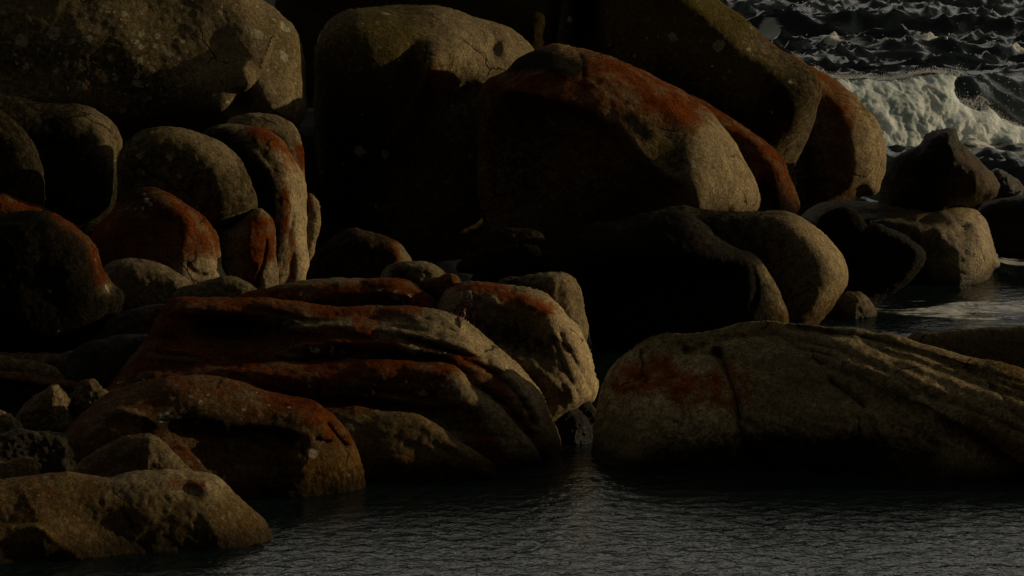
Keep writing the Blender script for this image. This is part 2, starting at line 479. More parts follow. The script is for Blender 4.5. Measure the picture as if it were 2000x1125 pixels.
rock('red_boulder', 'long orange slab tucked behind the right edge of the great red boulder',
     [(1340, 185), (1368, 193), (1420, 224), (1478, 260), (1508, 288), (1534, 325), (1553, 370), (1558, 412), (1520, 440), (1420, 430), (1350, 330)], D=49.5, T=60, R=45,
     strokes=[('r', [(1400, 215), (1490, 285), (1515, 340), (1520, 410)], 12, 40, 30, 1.5)],
     base=dict(orange=0.75, black=0.12), paint=[('black', [(1500, 370), (1545, 420)], 35, 0.6), ('olive', [(1545, 360), (1555, 410)], 14, 0.5)])
# --- right hand rocks by the sea
rock('sea_boulder', 'dark wet angular boulder with a knob on top, standing against the white water',
     [(1700, 420), (1716, 392), (1726, 342), (1748, 308), (1796, 281), (1806, 262), (1830, 251), (1866, 251), (1874, 274), (1906, 308), (1936, 338), (1950, 360), (1945, 380), (1918, 396), (1884, 408), (1800, 430)],
     D=51.5, T=60, R=60, strokes=[('r', [(1862, 255), (1862, 310), (1840, 400)], 22, 60, 70, 1.2), ('r', [(1905, 310), (1900, 400)], 8, 14, 20, 1.3), ('b', (1790, 340), -14, 40, 50, 0)],
     base=dict(algae=0.35, black=0.42, wet=0.45, tone=0.7), rough=2.0, paint=[('black', [(1760, 300), (1820, 300), (1800, 400)], 50, 0.4), ('algae', [(1890, 320), (1900, 390)], 40, 0.25), ('black', [(1920, 340), (1900, 390)], 40, -0.3)])
rock('sea_boulder', 'low glistening dark rock awash at the right edge, behind the knobbed boulder',
     [(1890, 420), (1915, 360), (1940, 330), (1962, 333), (1998, 362), (2040, 400), (2080, 440), (1960, 450)], D=53.5, T=35, R=40,
     base=dict(algae=0.45, black=0.4, wet=0.95, tone=0.5), rough=2.2)
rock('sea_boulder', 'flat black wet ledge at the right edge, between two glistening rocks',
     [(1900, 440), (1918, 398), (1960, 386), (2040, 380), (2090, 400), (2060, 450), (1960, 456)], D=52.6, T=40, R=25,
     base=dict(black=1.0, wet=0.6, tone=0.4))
rock('sea_boulder', 'brown wet rock lying in the water at the right edge, beside the flat topped boulder',
     [(1900, 470), (1926, 432), (1960, 430), (2010, 434), (2080, 450), (2090, 540), (1940, 545)], wl=(1985, 516), T=40, R=40,
     base=dict(algae=0.7, wet=0.7, black=0.25, tone=0.6), rough=2.0)
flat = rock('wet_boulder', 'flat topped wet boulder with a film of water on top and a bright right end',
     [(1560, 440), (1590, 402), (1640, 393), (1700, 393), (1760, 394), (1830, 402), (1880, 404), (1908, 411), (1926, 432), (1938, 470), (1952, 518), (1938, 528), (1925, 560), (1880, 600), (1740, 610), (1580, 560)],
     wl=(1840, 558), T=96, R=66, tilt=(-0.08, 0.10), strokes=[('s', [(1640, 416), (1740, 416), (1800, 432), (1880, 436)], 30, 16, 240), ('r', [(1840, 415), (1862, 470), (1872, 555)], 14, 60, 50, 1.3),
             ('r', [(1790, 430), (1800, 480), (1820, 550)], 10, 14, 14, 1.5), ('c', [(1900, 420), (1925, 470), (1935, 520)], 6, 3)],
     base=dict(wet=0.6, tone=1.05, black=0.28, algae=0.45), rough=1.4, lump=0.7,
     paint=[('black', [(1700, 440), (1780, 520)], 60, 0.35), ('algae', [(1890, 430), (1910, 540)], 50, -0.8), ('black', [(1890, 440), (1915, 540)], 45, -0.4), ('tone', [(1895, 430), (1910, 540)], 50, 1.6), ('black', [(1900, 420), (1900, 540)], 40, -0.4)])  # tone paints the sun's brightness on the right end
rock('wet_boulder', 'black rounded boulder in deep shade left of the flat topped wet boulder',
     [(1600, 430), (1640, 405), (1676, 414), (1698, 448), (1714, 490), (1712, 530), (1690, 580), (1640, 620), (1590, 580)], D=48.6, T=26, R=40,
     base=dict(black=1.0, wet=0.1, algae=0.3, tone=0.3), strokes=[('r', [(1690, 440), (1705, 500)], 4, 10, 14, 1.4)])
rock('wet_boulder', 'dark brown wedge shaped boulder leaning below the flat topped wet boulder',
     [(1680, 470), (1705, 440), (1748, 448), (1790, 472), (1811, 498), (1802, 522), (1764, 560), (1722, 592), (1700, 625), (1660, 610)], D=47.9, T=40, R=46,
     base=dict(black=0.85, wet=0.2, algae=0.5, tone=0.4), strokes=[('r', [(1750, 450), (1785, 490), (1770, 540)], 10, 22, 16, 1.4)], rough=1.6)
rock('smooth_boulder', 'smooth dark egg shaped boulder with a sunlit grey right flank',
     [(1270, 425), (1330, 402), (1375, 409), (1440, 411), (1490, 410), (1532, 409), (1568, 424), (1608, 453), (1640, 489), (1658, 524), (1656, 552), (1640, 578), (1618, 610), (1560, 660), (1400, 660), (1280, 560)],
     D=45.4, T=92, R=80, strokes=[('r', [(1520, 412), (1570, 450), (1600, 520), (1605, 620)], 16, 80, 60, 1.6)],
     base=dict(black=0.42, tone=1.05, olive=0.2), paint=[('tone', [(1600, 450), (1640, 520), (1630, 580)], 40, 0.7), ('black', [(1590, 440), (1645, 510), (1640, 590)], 40, -0.5), ('olive', [(1600, 450), (1645, 520)], 40, -0.3), ('algae', [(1590, 620), (1650, 580)], 24, 0.6), ('black', [(1400, 430), (1450, 560)], 80, 0.25)], lump=0.6)  # tone and thinned black paint sunlight on the right flank
rock('wet_boulder', 'small pale tipped rock at the water edge below the egg shaped boulder',
     [(1600, 640), (1620, 600), (1648, 576), (1680, 572), (1700, 588), (1713, 618), (1710, 650), (1660, 665)], wl=(1690, 634), T=40, R=38,
     strokes=[('r', [(1675, 574), (1668, 634)], 8, 20, 30, 1.4)], base=dict(algae=0.35, wet=0.3, tone=0.9, black=0.2), paint=[('black', [(1630, 600), (1630, 640)], 25, 0.5)], rough=2.0)
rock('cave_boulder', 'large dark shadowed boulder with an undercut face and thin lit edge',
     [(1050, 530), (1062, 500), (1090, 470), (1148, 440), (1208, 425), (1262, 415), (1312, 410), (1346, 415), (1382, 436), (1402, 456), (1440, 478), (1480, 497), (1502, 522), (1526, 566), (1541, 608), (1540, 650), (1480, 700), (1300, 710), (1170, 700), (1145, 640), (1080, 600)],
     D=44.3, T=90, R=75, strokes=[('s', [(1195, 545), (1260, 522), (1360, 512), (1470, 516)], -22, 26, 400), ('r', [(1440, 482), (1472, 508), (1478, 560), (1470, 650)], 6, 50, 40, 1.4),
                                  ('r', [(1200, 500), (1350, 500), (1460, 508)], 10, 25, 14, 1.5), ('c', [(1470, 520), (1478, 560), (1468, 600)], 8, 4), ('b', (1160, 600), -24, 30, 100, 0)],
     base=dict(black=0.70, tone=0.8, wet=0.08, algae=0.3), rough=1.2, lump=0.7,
     paint=[('black', [(1500, 530), (1530, 620)], 26, -0.4), ('algae', [(1480, 620), (1530, 625)], 20, 0.5), ('tone', [(1500, 520), (1535, 600)], 26, 0.5), ('black', [(1250, 580), (1400, 600)], 90, 0.4)])  # tone and black paint in the lit edge and shaded undercut
# --- middle cluster under the cave
rock('cave_boulder', 'small brown hump in the dark gap left of the large shadowed boulder',
     [(895, 530), (906, 500), (930, 466), (978, 447), (1038, 446), (1064, 462), (1074, 486), (1070, 540)], D=44.6, T=34, R=40, base=dict(algae=0.5, orange=0.3, black=0.62, tone=0.7), rough=1.6)
rock('cave_boulder', 'low grey hump in front of the small brown hump beside the shadowed boulder',
     [(925, 560), (945, 510), (985, 482), (1040, 480), (1085, 500), (1110, 560)], D=43.6, T=30, R=36, base=dict(black=0.8, olive=0.3, tone=0.7))
rock('small_boulder', 'dark boulder with red top and pale right side, beneath the black recess',
     [(605, 560), (614, 502), (640, 472), (682, 447), (738, 455), (770, 466), (792, 488), (810, 520), (815, 560)], D=41.2, T=50, R=40,
     strokes=[('r', [(748, 455), (772, 490), (768, 545)], 12, 40, 22, 1.3)], base=dict(black=0.62, orange=0.45, tone=0.95),
     paint=[('orange', [(760, 470), (770, 500)], 16, 0.5), ('black', [(785, 490), (795, 520)], 18, -0.7), ('orange', [(790, 490), (800, 520)], 14, -0.5)])
rock('small_boulder', 'little half lit grey boulder resting on the red slab, under the black recess',
     [(745, 560), (752, 526), (778, 513), (824, 509), (858, 523), (880, 548), (870, 575)], D=39.3, T=36, R=30,
     strokes=[('r', [(820, 510), (822, 560)], 10, 30, 40, 1.2)], base=dict(black=0.25, tone=1.1), paint=[('black', [(780, 530), (790, 550)], 24, 0.4)])
# --- left group
rock('left_boulder', 'dark boulder cut by the left edge, below the giant one',
     [(-90, 200), (-10, 208), (22, 228), (52, 262), (74, 298), (86, 345), (86, 400), (60, 450), (-90, 450)], D=42.6, T=50, R=45,
     base=dict(olive=0.5, black=0.62, tone=0.7), paint=[('olive', [(40, 250), (80, 340)], 18, -0.2)])
rock('left_boulder', 'dark rounded boulder with one soft sunlit patch, under the spotted giant',
     [(-80, 190), (25, 190), (75, 202), (150, 207), (200, 221), (232, 247), (243, 280), (235, 340), (210, 430), (100, 460), (-60, 400)], D=43.8, T=80, R=75,
     strokes=[('r', [(150, 212), (200, 250), (205, 330)], 12, 60, 45, 1.6), ('b', (40, 200), 10, 24, 12, 20)],
     base=dict(black=0.68, olive=0.45, pale=0.10, tone=0.8), paint=[('black', [(190, 240), (215, 280)], 38, -0.6), ('olive', [(190, 260)], 40, -0.3)])  # black thinned to paint in the sunlit patch
rock('left_boulder', 'dark egg boulder wedged between the sunlit pillar and the orange boulder',
     [(228, 345), (233, 295), (262, 262), (308, 249), (360, 251), (408, 264), (448, 290), (476, 325), (496, 360), (506, 392), (498, 420), (470, 445), (428, 460), (330, 470), (250, 440)], D=41.9, T=85, R=75,
     strokes=[('r', [(360, 255), (425, 310), (450, 350), (430, 450)], 10, 80, 50, 1.7)],
     base=dict(black=0.46, olive=0.46, pale=0.14, tone=0.9), paint=[('black', [(360, 265), (430, 300)], 30, -0.35), ('olive', [(390, 275), (440, 320)], 28, -0.3)])
rock('pillar_boulder', 'grey capped boulder leaning behind the sunlit orange pillar',
     [(430, 320), (440, 240), (480, 224), (512, 221), (548, 229), (578, 252), (589, 280), (594, 330), (590, 420), (500, 420)], D=43.6, T=40, R=40,
     base=dict(black=0.2, tone=0.95, olive=0.2), paint=[('orange', [(585, 290), (592, 320)], 14, 0.8)])
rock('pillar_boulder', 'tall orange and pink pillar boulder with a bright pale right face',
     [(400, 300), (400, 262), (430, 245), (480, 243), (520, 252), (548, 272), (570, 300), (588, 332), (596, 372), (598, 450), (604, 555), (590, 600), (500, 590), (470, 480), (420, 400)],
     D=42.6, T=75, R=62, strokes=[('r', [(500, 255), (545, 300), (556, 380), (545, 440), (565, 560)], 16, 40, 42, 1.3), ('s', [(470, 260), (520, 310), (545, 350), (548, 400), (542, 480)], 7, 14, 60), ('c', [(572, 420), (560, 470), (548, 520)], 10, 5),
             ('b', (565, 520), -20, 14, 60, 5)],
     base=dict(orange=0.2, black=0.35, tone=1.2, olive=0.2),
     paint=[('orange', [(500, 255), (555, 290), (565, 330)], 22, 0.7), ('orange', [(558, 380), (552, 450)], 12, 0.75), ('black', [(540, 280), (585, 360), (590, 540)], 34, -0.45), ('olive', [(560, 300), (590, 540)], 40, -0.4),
            ('black', [(430, 280), (520, 380), (530, 480)], 36, 0.5), ('orange', [(580, 380), (592, 540)], 16, -0.5), ('orange', [(572, 460), (570, 540)], 10, 0.6), ('orange', [(545, 310), (575, 350)], 18, -0.35), ('tone', [(585, 300), (590, 540)], 30, 0.6)])  # tone brightens the right face as painted sunlight
rock('pillar_boulder', 'thin upright grey shard standing against the right side of the orange pillar',
     [(592, 420), (596, 385), (604, 377), (616, 385), (626, 405), (626, 435), (616, 480), (612, 560), (594, 575)], D=42.9, T=22, R=16,
     base=dict(tone=1.1), paint=[('orange', [(600, 380), (606, 410)], 10, 0.7)], rough=1.6)
rock('orange_boulder', 'large orange boulder whose grey foot is cracked, left of the sunlit pillar',
     [(165, 520), (178, 452), (208, 420), (238, 385), (278, 366), (320, 371), (360, 394), (400, 428), (424, 458), (429, 492), (440, 530), (470, 575), (380, 610), (200, 600)], D=40.9, T=85, R=62,
     strokes=[('r', [(320, 372), (370, 430), (358, 490), (352, 560)], 22, 70, 46, 1.3), ('c', [(366, 515), (378, 530), (400, 535)], 8, 3), ('c', [(400, 520), (425, 530), (436, 540)], 6, 3)],
     base=dict(orange=0.75, black=0.12, tone=1.1), paint=[('black', [(250, 380), (300, 390), (330, 420)], 32, 0.45), ('orange', [(360, 540), (430, 535)], 34, -0.9), ('pale', [(270, 400), (330, 420)], 40, 0.3), ('tone', [(380, 530), (430, 540)], 30, 0.3)])
rock('orange_boulder', 'narrow upright boulder striped grey and orange, below the dark egg boulder',
     [(424, 560), (428, 462), (456, 440), (488, 415), (510, 407), (528, 422), (538, 455), (541, 500), (542, 570), (500, 600), (440, 600)], D=41.7, T=48, R=42,
     strokes=[('r', [(490, 420), (488, 480), (480, 560)], 14, 40, 40, 1.3), ('c', [(520, 470), (515, 510), (498, 555)], 10, 4)],
     base=dict(orange=0.2, black=0.35, tone=1.05), paint=[('orange', [(500, 440), (495, 550)], 20, 0.7), ('orange', [(528, 440), (525, 500)], 16, 0.6), ('black', [(500, 430), (525, 560)], 26, -0.4), ('orange', [(525, 540), (530, 570)], 16, -0.6)])
rock('orange_boulder', 'orange boulder peeping in at the left edge behind the round dark one',
     [(-80, 380), (0, 377), (42, 394), (92, 408), (130, 440), (100, 500), (-80, 500)], D=41.0, T=50, R=40, base=dict(orange=0.85, black=0.05))
rock('round_boulder', 'big round blackish red boulder with a split flake on its right, at the left edge',
     [(-90, 470), (-40, 440), (0, 427), (30, 417), (70, 411), (112, 420), (152, 445), (186, 476), (196, 502), (206, 532), (218, 556), (237, 575), (232, 602), (215, 634), (186, 664), (140, 684), (90, 694), (-20, 700), (-100, 660)], D=38.2, T=120, R=110,
     strokes=[('c', [(202, 545), (212, 580), (198, 640)], 10, 4), ('c', [(222, 565), (222, 600), (208, 640)], 8, 3), ('r', [(110, 430), (165, 480), (190, 560)], 10, 40, 30, 1.4), ('c', [(120, 440), (165, 475), (190, 505)], 8, 4)],
     base=dict(black=0.78, orange=0.4, tone=0.7, pale=0.10), paint=[('orange', [(100, 425), (170, 475), (198, 550)], 20, 0.6), ('black', [(110, 422), (178, 472), (204, 560)], 16, -0.6), ('orange', [(205, 560), (225, 610)], 14, -0.6), ('black', [(40, 418), (80, 420)], 20, 0.3)])
rock('low_boulder', 'smooth grey green boulder lying between the round dark and the cracked orange boulders',
     [(195, 600), (204, 522), (248, 504), (300, 509), (340, 528), (372, 550), (378, 580), (340, 620), (220, 630)], D=39.6, T=50, R=45,
     strokes=[('r', [(320, 525), (345, 560), (335, 600)], 8, 40, 24, 1.4)], base=dict(olive=0.35, black=0.25, wet=0.25, tone=0.9))
rock('low_boulder', 'low dark grey hump in front of the cracked orange boulder foot',
     [(320, 620), (338, 582), (352, 562), (398, 550), (440, 540), (475, 548), (510, 572), (540, 610)], D=38.9, T=40, R=30, base=dict(black=0.35, olive=0.2, tone=0.9))
rock('low_boulder', 'dark flat rock in the gap right of the big round boulder',
     [(170, 690), (192, 648), (220, 616), (280, 600), (340, 593), (420, 620), (380, 720), (220, 730)], D=38.0, T=36, R=30, base=dict(black=0.5, olive=0.3, wet=0.3, tone=0.7))
rock('low_boulder', 'nearly black wet slab below the big round boulder',
     [(110, 760), (140, 690), (190, 662), (290, 655), (360, 690), (330, 780), (160, 800)], D=37.0, T=36, R=30, base=dict(black=0.6, olive=0.25, wet=0.5, tone=0.7))
# --- lower left slabs
rock('low_slab', 'thin reddish slab with a blunt end, under the big round boulder',
     [(-80, 690), (0, 689), (60, 690), (112, 692), (136, 708), (150, 728), (146, 760), (40, 790), (-80, 780)], D=37.0, T=30, R=22, base=dict(orange=0.4, black=0.35, tone=0.8), rough=1.5)
rock('low_slab', 'grey green slab at the left edge lying on the reddish one',
     [(-80, 700), (0, 694), (58, 704), (100, 714), (120, 730), (134, 752), (100, 800), (-80, 800)], D=36.4, T=28, R=24, base=dict(olive=0.45, black=0.2, tone=0.9), rough=1.3)
rock('low_slab', 'long rust red slab with a black face, lowest of the stack at the left edge',
     [(-80, 722), (0, 721), (58, 731), (108, 742), (150, 747), (162, 780), (140, 850), (0, 860), (-80, 850)], D=35.9, T=34, R=20,
     strokes=[('s', [(-40, 736), (60, 746), (155, 760)], -12, 8, 100)], base=dict(orange=0.6, black=0.3, tone=0.8), paint=[('black', [(-20, 775), (120, 790)], 26, 0.6), ('pale', [(120, 770), (150, 770)], 20, 0.4)])
rock('low_rock', 'jagged brown rock with a lit crest, left of the front boulder',
     [(20, 850), (32, 808), (60, 776), (90, 758), (108, 750), (126, 764), (141, 781), (130, 800), (150, 850), (120, 900), (40, 890)], D=35.0, T=34, R=26,
     strokes=[('r', [(108, 752), (100, 790), (108, 830)], 12, 24, 20, 1.2)], base=dict(algae=0.3, orange=0.3, black=0.2, pale=0.2, tone=0.9), rough=2.4)
rock('low_rock', 'small knobbly rock against the left end of the layered outcrop',
     [(140, 800), (153, 750), (166, 741), (186, 738), (200, 754), (216, 771), (230, 800), (190, 830)], D=35.2, T=26, R=20, base=dict(algae=0.35, black=0.35, tone=0.85), rough=2.4)
rock('low_rock', 'pale grey wedge of rock at the left edge above the foreground boulder',
     [(-60, 800), (-10, 797), (20, 810), (46, 829), (40, 850), (20, 880), (-60, 890)], D=34.2, T=24, R=20, base=dict(olive=0.2, tone=1.0), rough=1.8)
rock('low_rock', 'small rounded brown stone at the left edge just behind the foreground boulder',
     [(-60, 930), (-20, 905), (20, 898), (55, 894), (74, 903), (78, 918), (60, 950), (-50, 960)], D=32.6, T=22, R=18, base=dict(algae=0.4, orange=0.3, black=0.2), rough=1.5)
rock('low_rock', 'dark wet rock filling the gap behind the foreground boulder at the left',
     [(-80, 880), (0, 850), (60, 840), (140, 860), (170, 930), (120, 990), (-80, 990)], D=33.6, T=26, R=24, base=dict(black=0.55, algae=0.4, wet=0.4, tone=0.6), rough=1.8)

# --- layered outcrop: one bedrock mass of five ledges
outcrop = bpy.data.objects.new('layered_outcrop', None); COL.objects.link(outcrop)
outcrop.location = (-2.0, 36.2, 0.0)
outcrop['label'] = 'long rust red outcrop of stacked rounded ledges sloping down to the cove'
outcrop['category'] = 'rock outcrop'
rock('ledge', 'uppermost ledge with a red front and grey top',
     [(420, 640), (440, 598), (470, 576), (500, 566), (560, 553), (640, 548), (700, 542), (740, 540), (790, 547), (830, 566), (868, 595), (900, 622), (880, 680), (600, 720), (440, 700)], D=37.4, T=50, R=28, strata=(3.5, 170, 26, 3),
     strokes=[('s', [(600, 570), (700, 562), (790, 565), (850, 600)], 12, 10, 80)], base=dict(orange=0.78, black=0.15, tone=0.95), paint=[('orange', [(560, 556), (700, 545)], 10, -0.5), ('pale', [(700, 580), (780, 580)], 26, 0.35), ('black', [(620, 590), (780, 590)], 14, 0.4)], parent=outcrop)
rock('ledge', 'broad ledge with a black hollow and a pale lower right end',
     [(205, 790), (240, 727), (268, 690), (296, 648), (322, 604), (340, 588), (400, 577), (460, 578), (520, 583), (600, 590), (700, 598), (780, 600), (832, 604), (890, 625), (935, 655), (990, 692), (1030, 728), (1058, 768), (1078, 815), (1096, 868), (1100, 920), (900, 960), (500, 900), (240, 860)],
     D=36.55, T=90, R=80, strata=(5, 190, 30, 7), tilt=(-0.05, 0.22),
     strokes=[('b', (450, 650), -46, 100, 34, -4), ('r', [(340, 596), (480, 590), (600, 604)], 12, 16, 24, 1.4), ('s', [(530, 668), (560, 640), (620, 628), (700, 632), (760, 640), (850, 650)], 22, 10, 60),
              ('s', [(600, 618), (720, 622), (800, 634), (870, 648), (900, 660)], 14, 6, 36), ('s', [(520, 690), (600, 664), (720, 662), (800, 672), (900, 700), (970, 740)], 22, 10, 50),
              ('s', [(735, 632), (800, 650), (900, 672), (960, 706)], 14, 8, 40), ('c', [(900, 705), (960, 728), (1010, 778), (1040, 830)], 16, 6), ('c', [(940, 760), (990, 800), (1030, 850)], 12, 5), ('c', [(730, 650), (800, 664), (890, 690), (950, 706)], 10, 5),
              ('r', [(850, 640), (960, 710), (1030, 790), (1060, 870)], 20, 40, 60, 1.5), ('c', [(820, 625), (870, 645), (885, 656)], 7, 4), ('b', (911, 653), -10, 5, 4, 0)],
     base=dict(orange=0.66, black=0.14, tone=1.0, olive=0.15, pale=0.05),
     paint=[('black', [(400, 640), (480, 650), (560, 640)], 40, 0.45), ('orange', [(300, 660), (330, 610), (420, 590)], 26, 0.4), ('black', [(600, 690), (700, 686), (790, 694), (880, 694)], 13, 0.5), ('pale', [(800, 694), (890, 700)], 12, 0.8), ('pale', [(600, 690), (880, 694)], 14, 0.3),
            ('orange', [(760, 640), (900, 668), (980, 720), (1050, 800)], 20, -0.65), ('orange', [(850, 620), (940, 670), (1030, 740), (1080, 840)], 26, -0.8), ('orange', [(800, 680), (900, 700), (960, 735)], 14, 0.45),
            ('orange', [(560, 634), (680, 634)], 10, -0.5), ('tone', [(900, 650), (1040, 760)], 30, 0.8), ('olive', [(1000, 800), (1060, 870)], 40, 0.4), ('algae', [(1020, 860), (1090, 870)], 20, 0.5)], parent=outcrop)
rock('ledge', 'red front ledge with a frieze of pale lichen along its foot',
     [(190, 800), (208, 756), (258, 726), (300, 714), (350, 711), (450, 705), (560, 704), (640, 708), (700, 703), (760, 702), (830, 705), (876, 709), (900, 722), (915, 752), (960, 786), (1010, 832), (1052, 882), (1050, 920), (900, 960), (500, 960), (240, 860)],
     D=36.0, T=90, R=46, strata=(4, 170, 34, 6), tilt=(0.0, 0.12),
     strokes=[('s', [(600, 766), (700, 772), (800, 785), (860, 790), (905, 778)], -26, 12, 200), ('r', [(640, 716), (760, 712), (860, 720), (905, 760), (940, 800)], 12, 24, 26, 1.4), ('r', [(905, 755), (960, 795), (1020, 860)], 14, 30, 26, 1.4), ('r', [(300, 722), (450, 720), (600, 740)], 8, 20, 20, 1.5)],
     base=dict(orange=0.78, black=0.12, tone=1.0, olive=0.1),
     paint=[('black', [(600, 758), (700, 764), (800, 765), (850, 775)], 12, 0.45), ('pale', [(600, 758), (740, 762), (820, 754), (860, 758)], 14, 0.75), ('orange', [(905, 760), (960, 800), (1020, 870)], 36, -0.85), ('olive', [(860, 810), (960, 830), (1010, 870)], 40, 0.4), ('orange', [(780, 810), (880, 840)], 40, -0.5),
            ('pale', [(230, 745), (300, 725)], 16, 0.3), ('black', [(260, 740), (330, 730)], 18, 0.4)], parent=outcrop)
rock('ledge', 'lowest smooth brown lobe running into the water',
     [(560, 830), (600, 800), (640, 794), (720, 799), (800, 811), (858, 830), (906, 860), (940, 890), (967, 913), (972, 940), (900, 975), (640, 985), (560, 930)],
     D=35.3, T=60, R=62, strata=(3, 170, 40, 14), tilt=(0, 0.15), strokes=[('r', [(840, 832), (910, 880), (940, 925)], 8, 40, 20, 1.4), ('b', (830, 880), -10, 60, 30, 15)],
     base=dict(algae=0.42, olive=0.3, orange=0.12, tone=0.75), paint=[('orange', [(620, 798), (720, 802)], 12, 0.6), ('algae', [(700, 930), (960, 915)], 22, 0.5)], parent=outcrop)

# --- boulders right of the outcrop
rock('split_boulder', 'rugged boulder with a brightly lit crumbling right face, beside the layered outcrop',
     [(840, 620), (868, 570), (905, 550), (950, 547), (985, 552), (1040, 563), (1080, 585), (1112, 618), (1134, 648), (1152, 690), (1163, 728), (1169, 748), (1160, 776), (1135, 800), (1060, 860), (960, 820), (880, 720)],
     D=37.55, T=112, R=88, tilt=(-0.12, 0.05),
     strokes=[('r', [(980, 560), (1060, 600), (1085, 660), (1110, 730), (1120, 790)], 26, 70, 46, 1.2), ('s', [(905, 565), (960, 590), (1020, 615), (1070, 650)], -16, 10, 90), ('c', [(1092, 650), (1108, 690), (1140, 740), (1155, 770)], 12, 4), ('c', [(1080, 660), (1100, 720), (1130, 770)], 8, 4),
              ('r', [(950, 690), (1020, 705), (1080, 745)], 12, 22, 30, 1.4), ('b', (1000, 650), -14, 60, 26, 10)],
     base=dict(orange=0.15, black=0.22, tone=1.2, olive=0.15), rough=2.0,
     paint=[('tone', [(1100, 600), (1140, 680), (1155, 760)], 40, 1.1), ('orange', [(900, 555), (960, 562), (1030, 595), (1070, 610)], 16, 0.75), ('black', [(1090, 600), (1130, 680), (1150, 760)], 34, -0.45), ('olive', [(1100, 620), (1150, 750)], 40, -0.4), ('algae', [(960, 700), (1070, 760)], 36, 0.5), ('black', [(930, 630), (1000, 660), (1060, 680)], 30, 0.4),  # tone and thinned black put sunlight into the right face's colour
            ('orange', [(1100, 640), (1150, 750)], 30, -0.4), ('black', [(985, 556), (1050, 572)], 10, -0.3)])
rock('split_boulder', 'blocky grey boulder with a pitted sunlit side, behind the crumbling one',
     [(960, 600), (975, 551), (1038, 538), (1070, 532), (1098, 531), (1120, 541), (1134, 566), (1144, 612), (1148, 660), (1120, 720), (1000, 700)], D=38.7, T=48, R=34,
     strokes=[('r', [(1085, 534), (1080, 580), (1090, 680)], 16, 40, 40, 1.2)], base=dict(black=0.25, tone=1.1, olive=0.1), paint=[('black', [(1000, 560), (1060, 570)], 30, 0.35), ('black', [(1110, 560), (1130, 640)], 30, -0.3)], rough=1.8)
rock('small_boulder', 'small rust red knob of rock above the strand of dry seaweed',
     [(800, 600), (815, 558), (835, 545), (858, 542), (872, 535), (890, 537), (898, 550), (908, 570), (925, 610), (900, 660), (830, 640)], D=37.6, T=30, R=20,
     base=dict(orange=0.6, black=0.3, pale=0.2, tone=0.9), paint=[('black', [(830, 575), (870, 610)], 22, 0.6)], rough=1.6)
rock('wet_boulder', 'jagged wet black rock at the foot of the crumbling boulder, in the narrow inlet',
     [(1040, 800), (1072, 762), (1100, 770), (1125, 790), (1148, 815), (1160, 850), (1158, 900), (1090, 920), (1030, 880)], wl=(1120, 868), T=40, R=34, base=dict(black=0.75, wet=0.35, algae=0.4, tone=0.6), rough=1.8)
rock('wet_boulder', 'small glinting wet stone wedged under the tip of the crumbling boulder',
     [(1118, 800), (1135, 776), (1155, 785), (1168, 810), (1166, 850), (1130, 850)], D=37.4, T=18, R=16, base=dict(black=0.8, wet=0.35, algae=0.4, tone=0.6), rough=1.6)

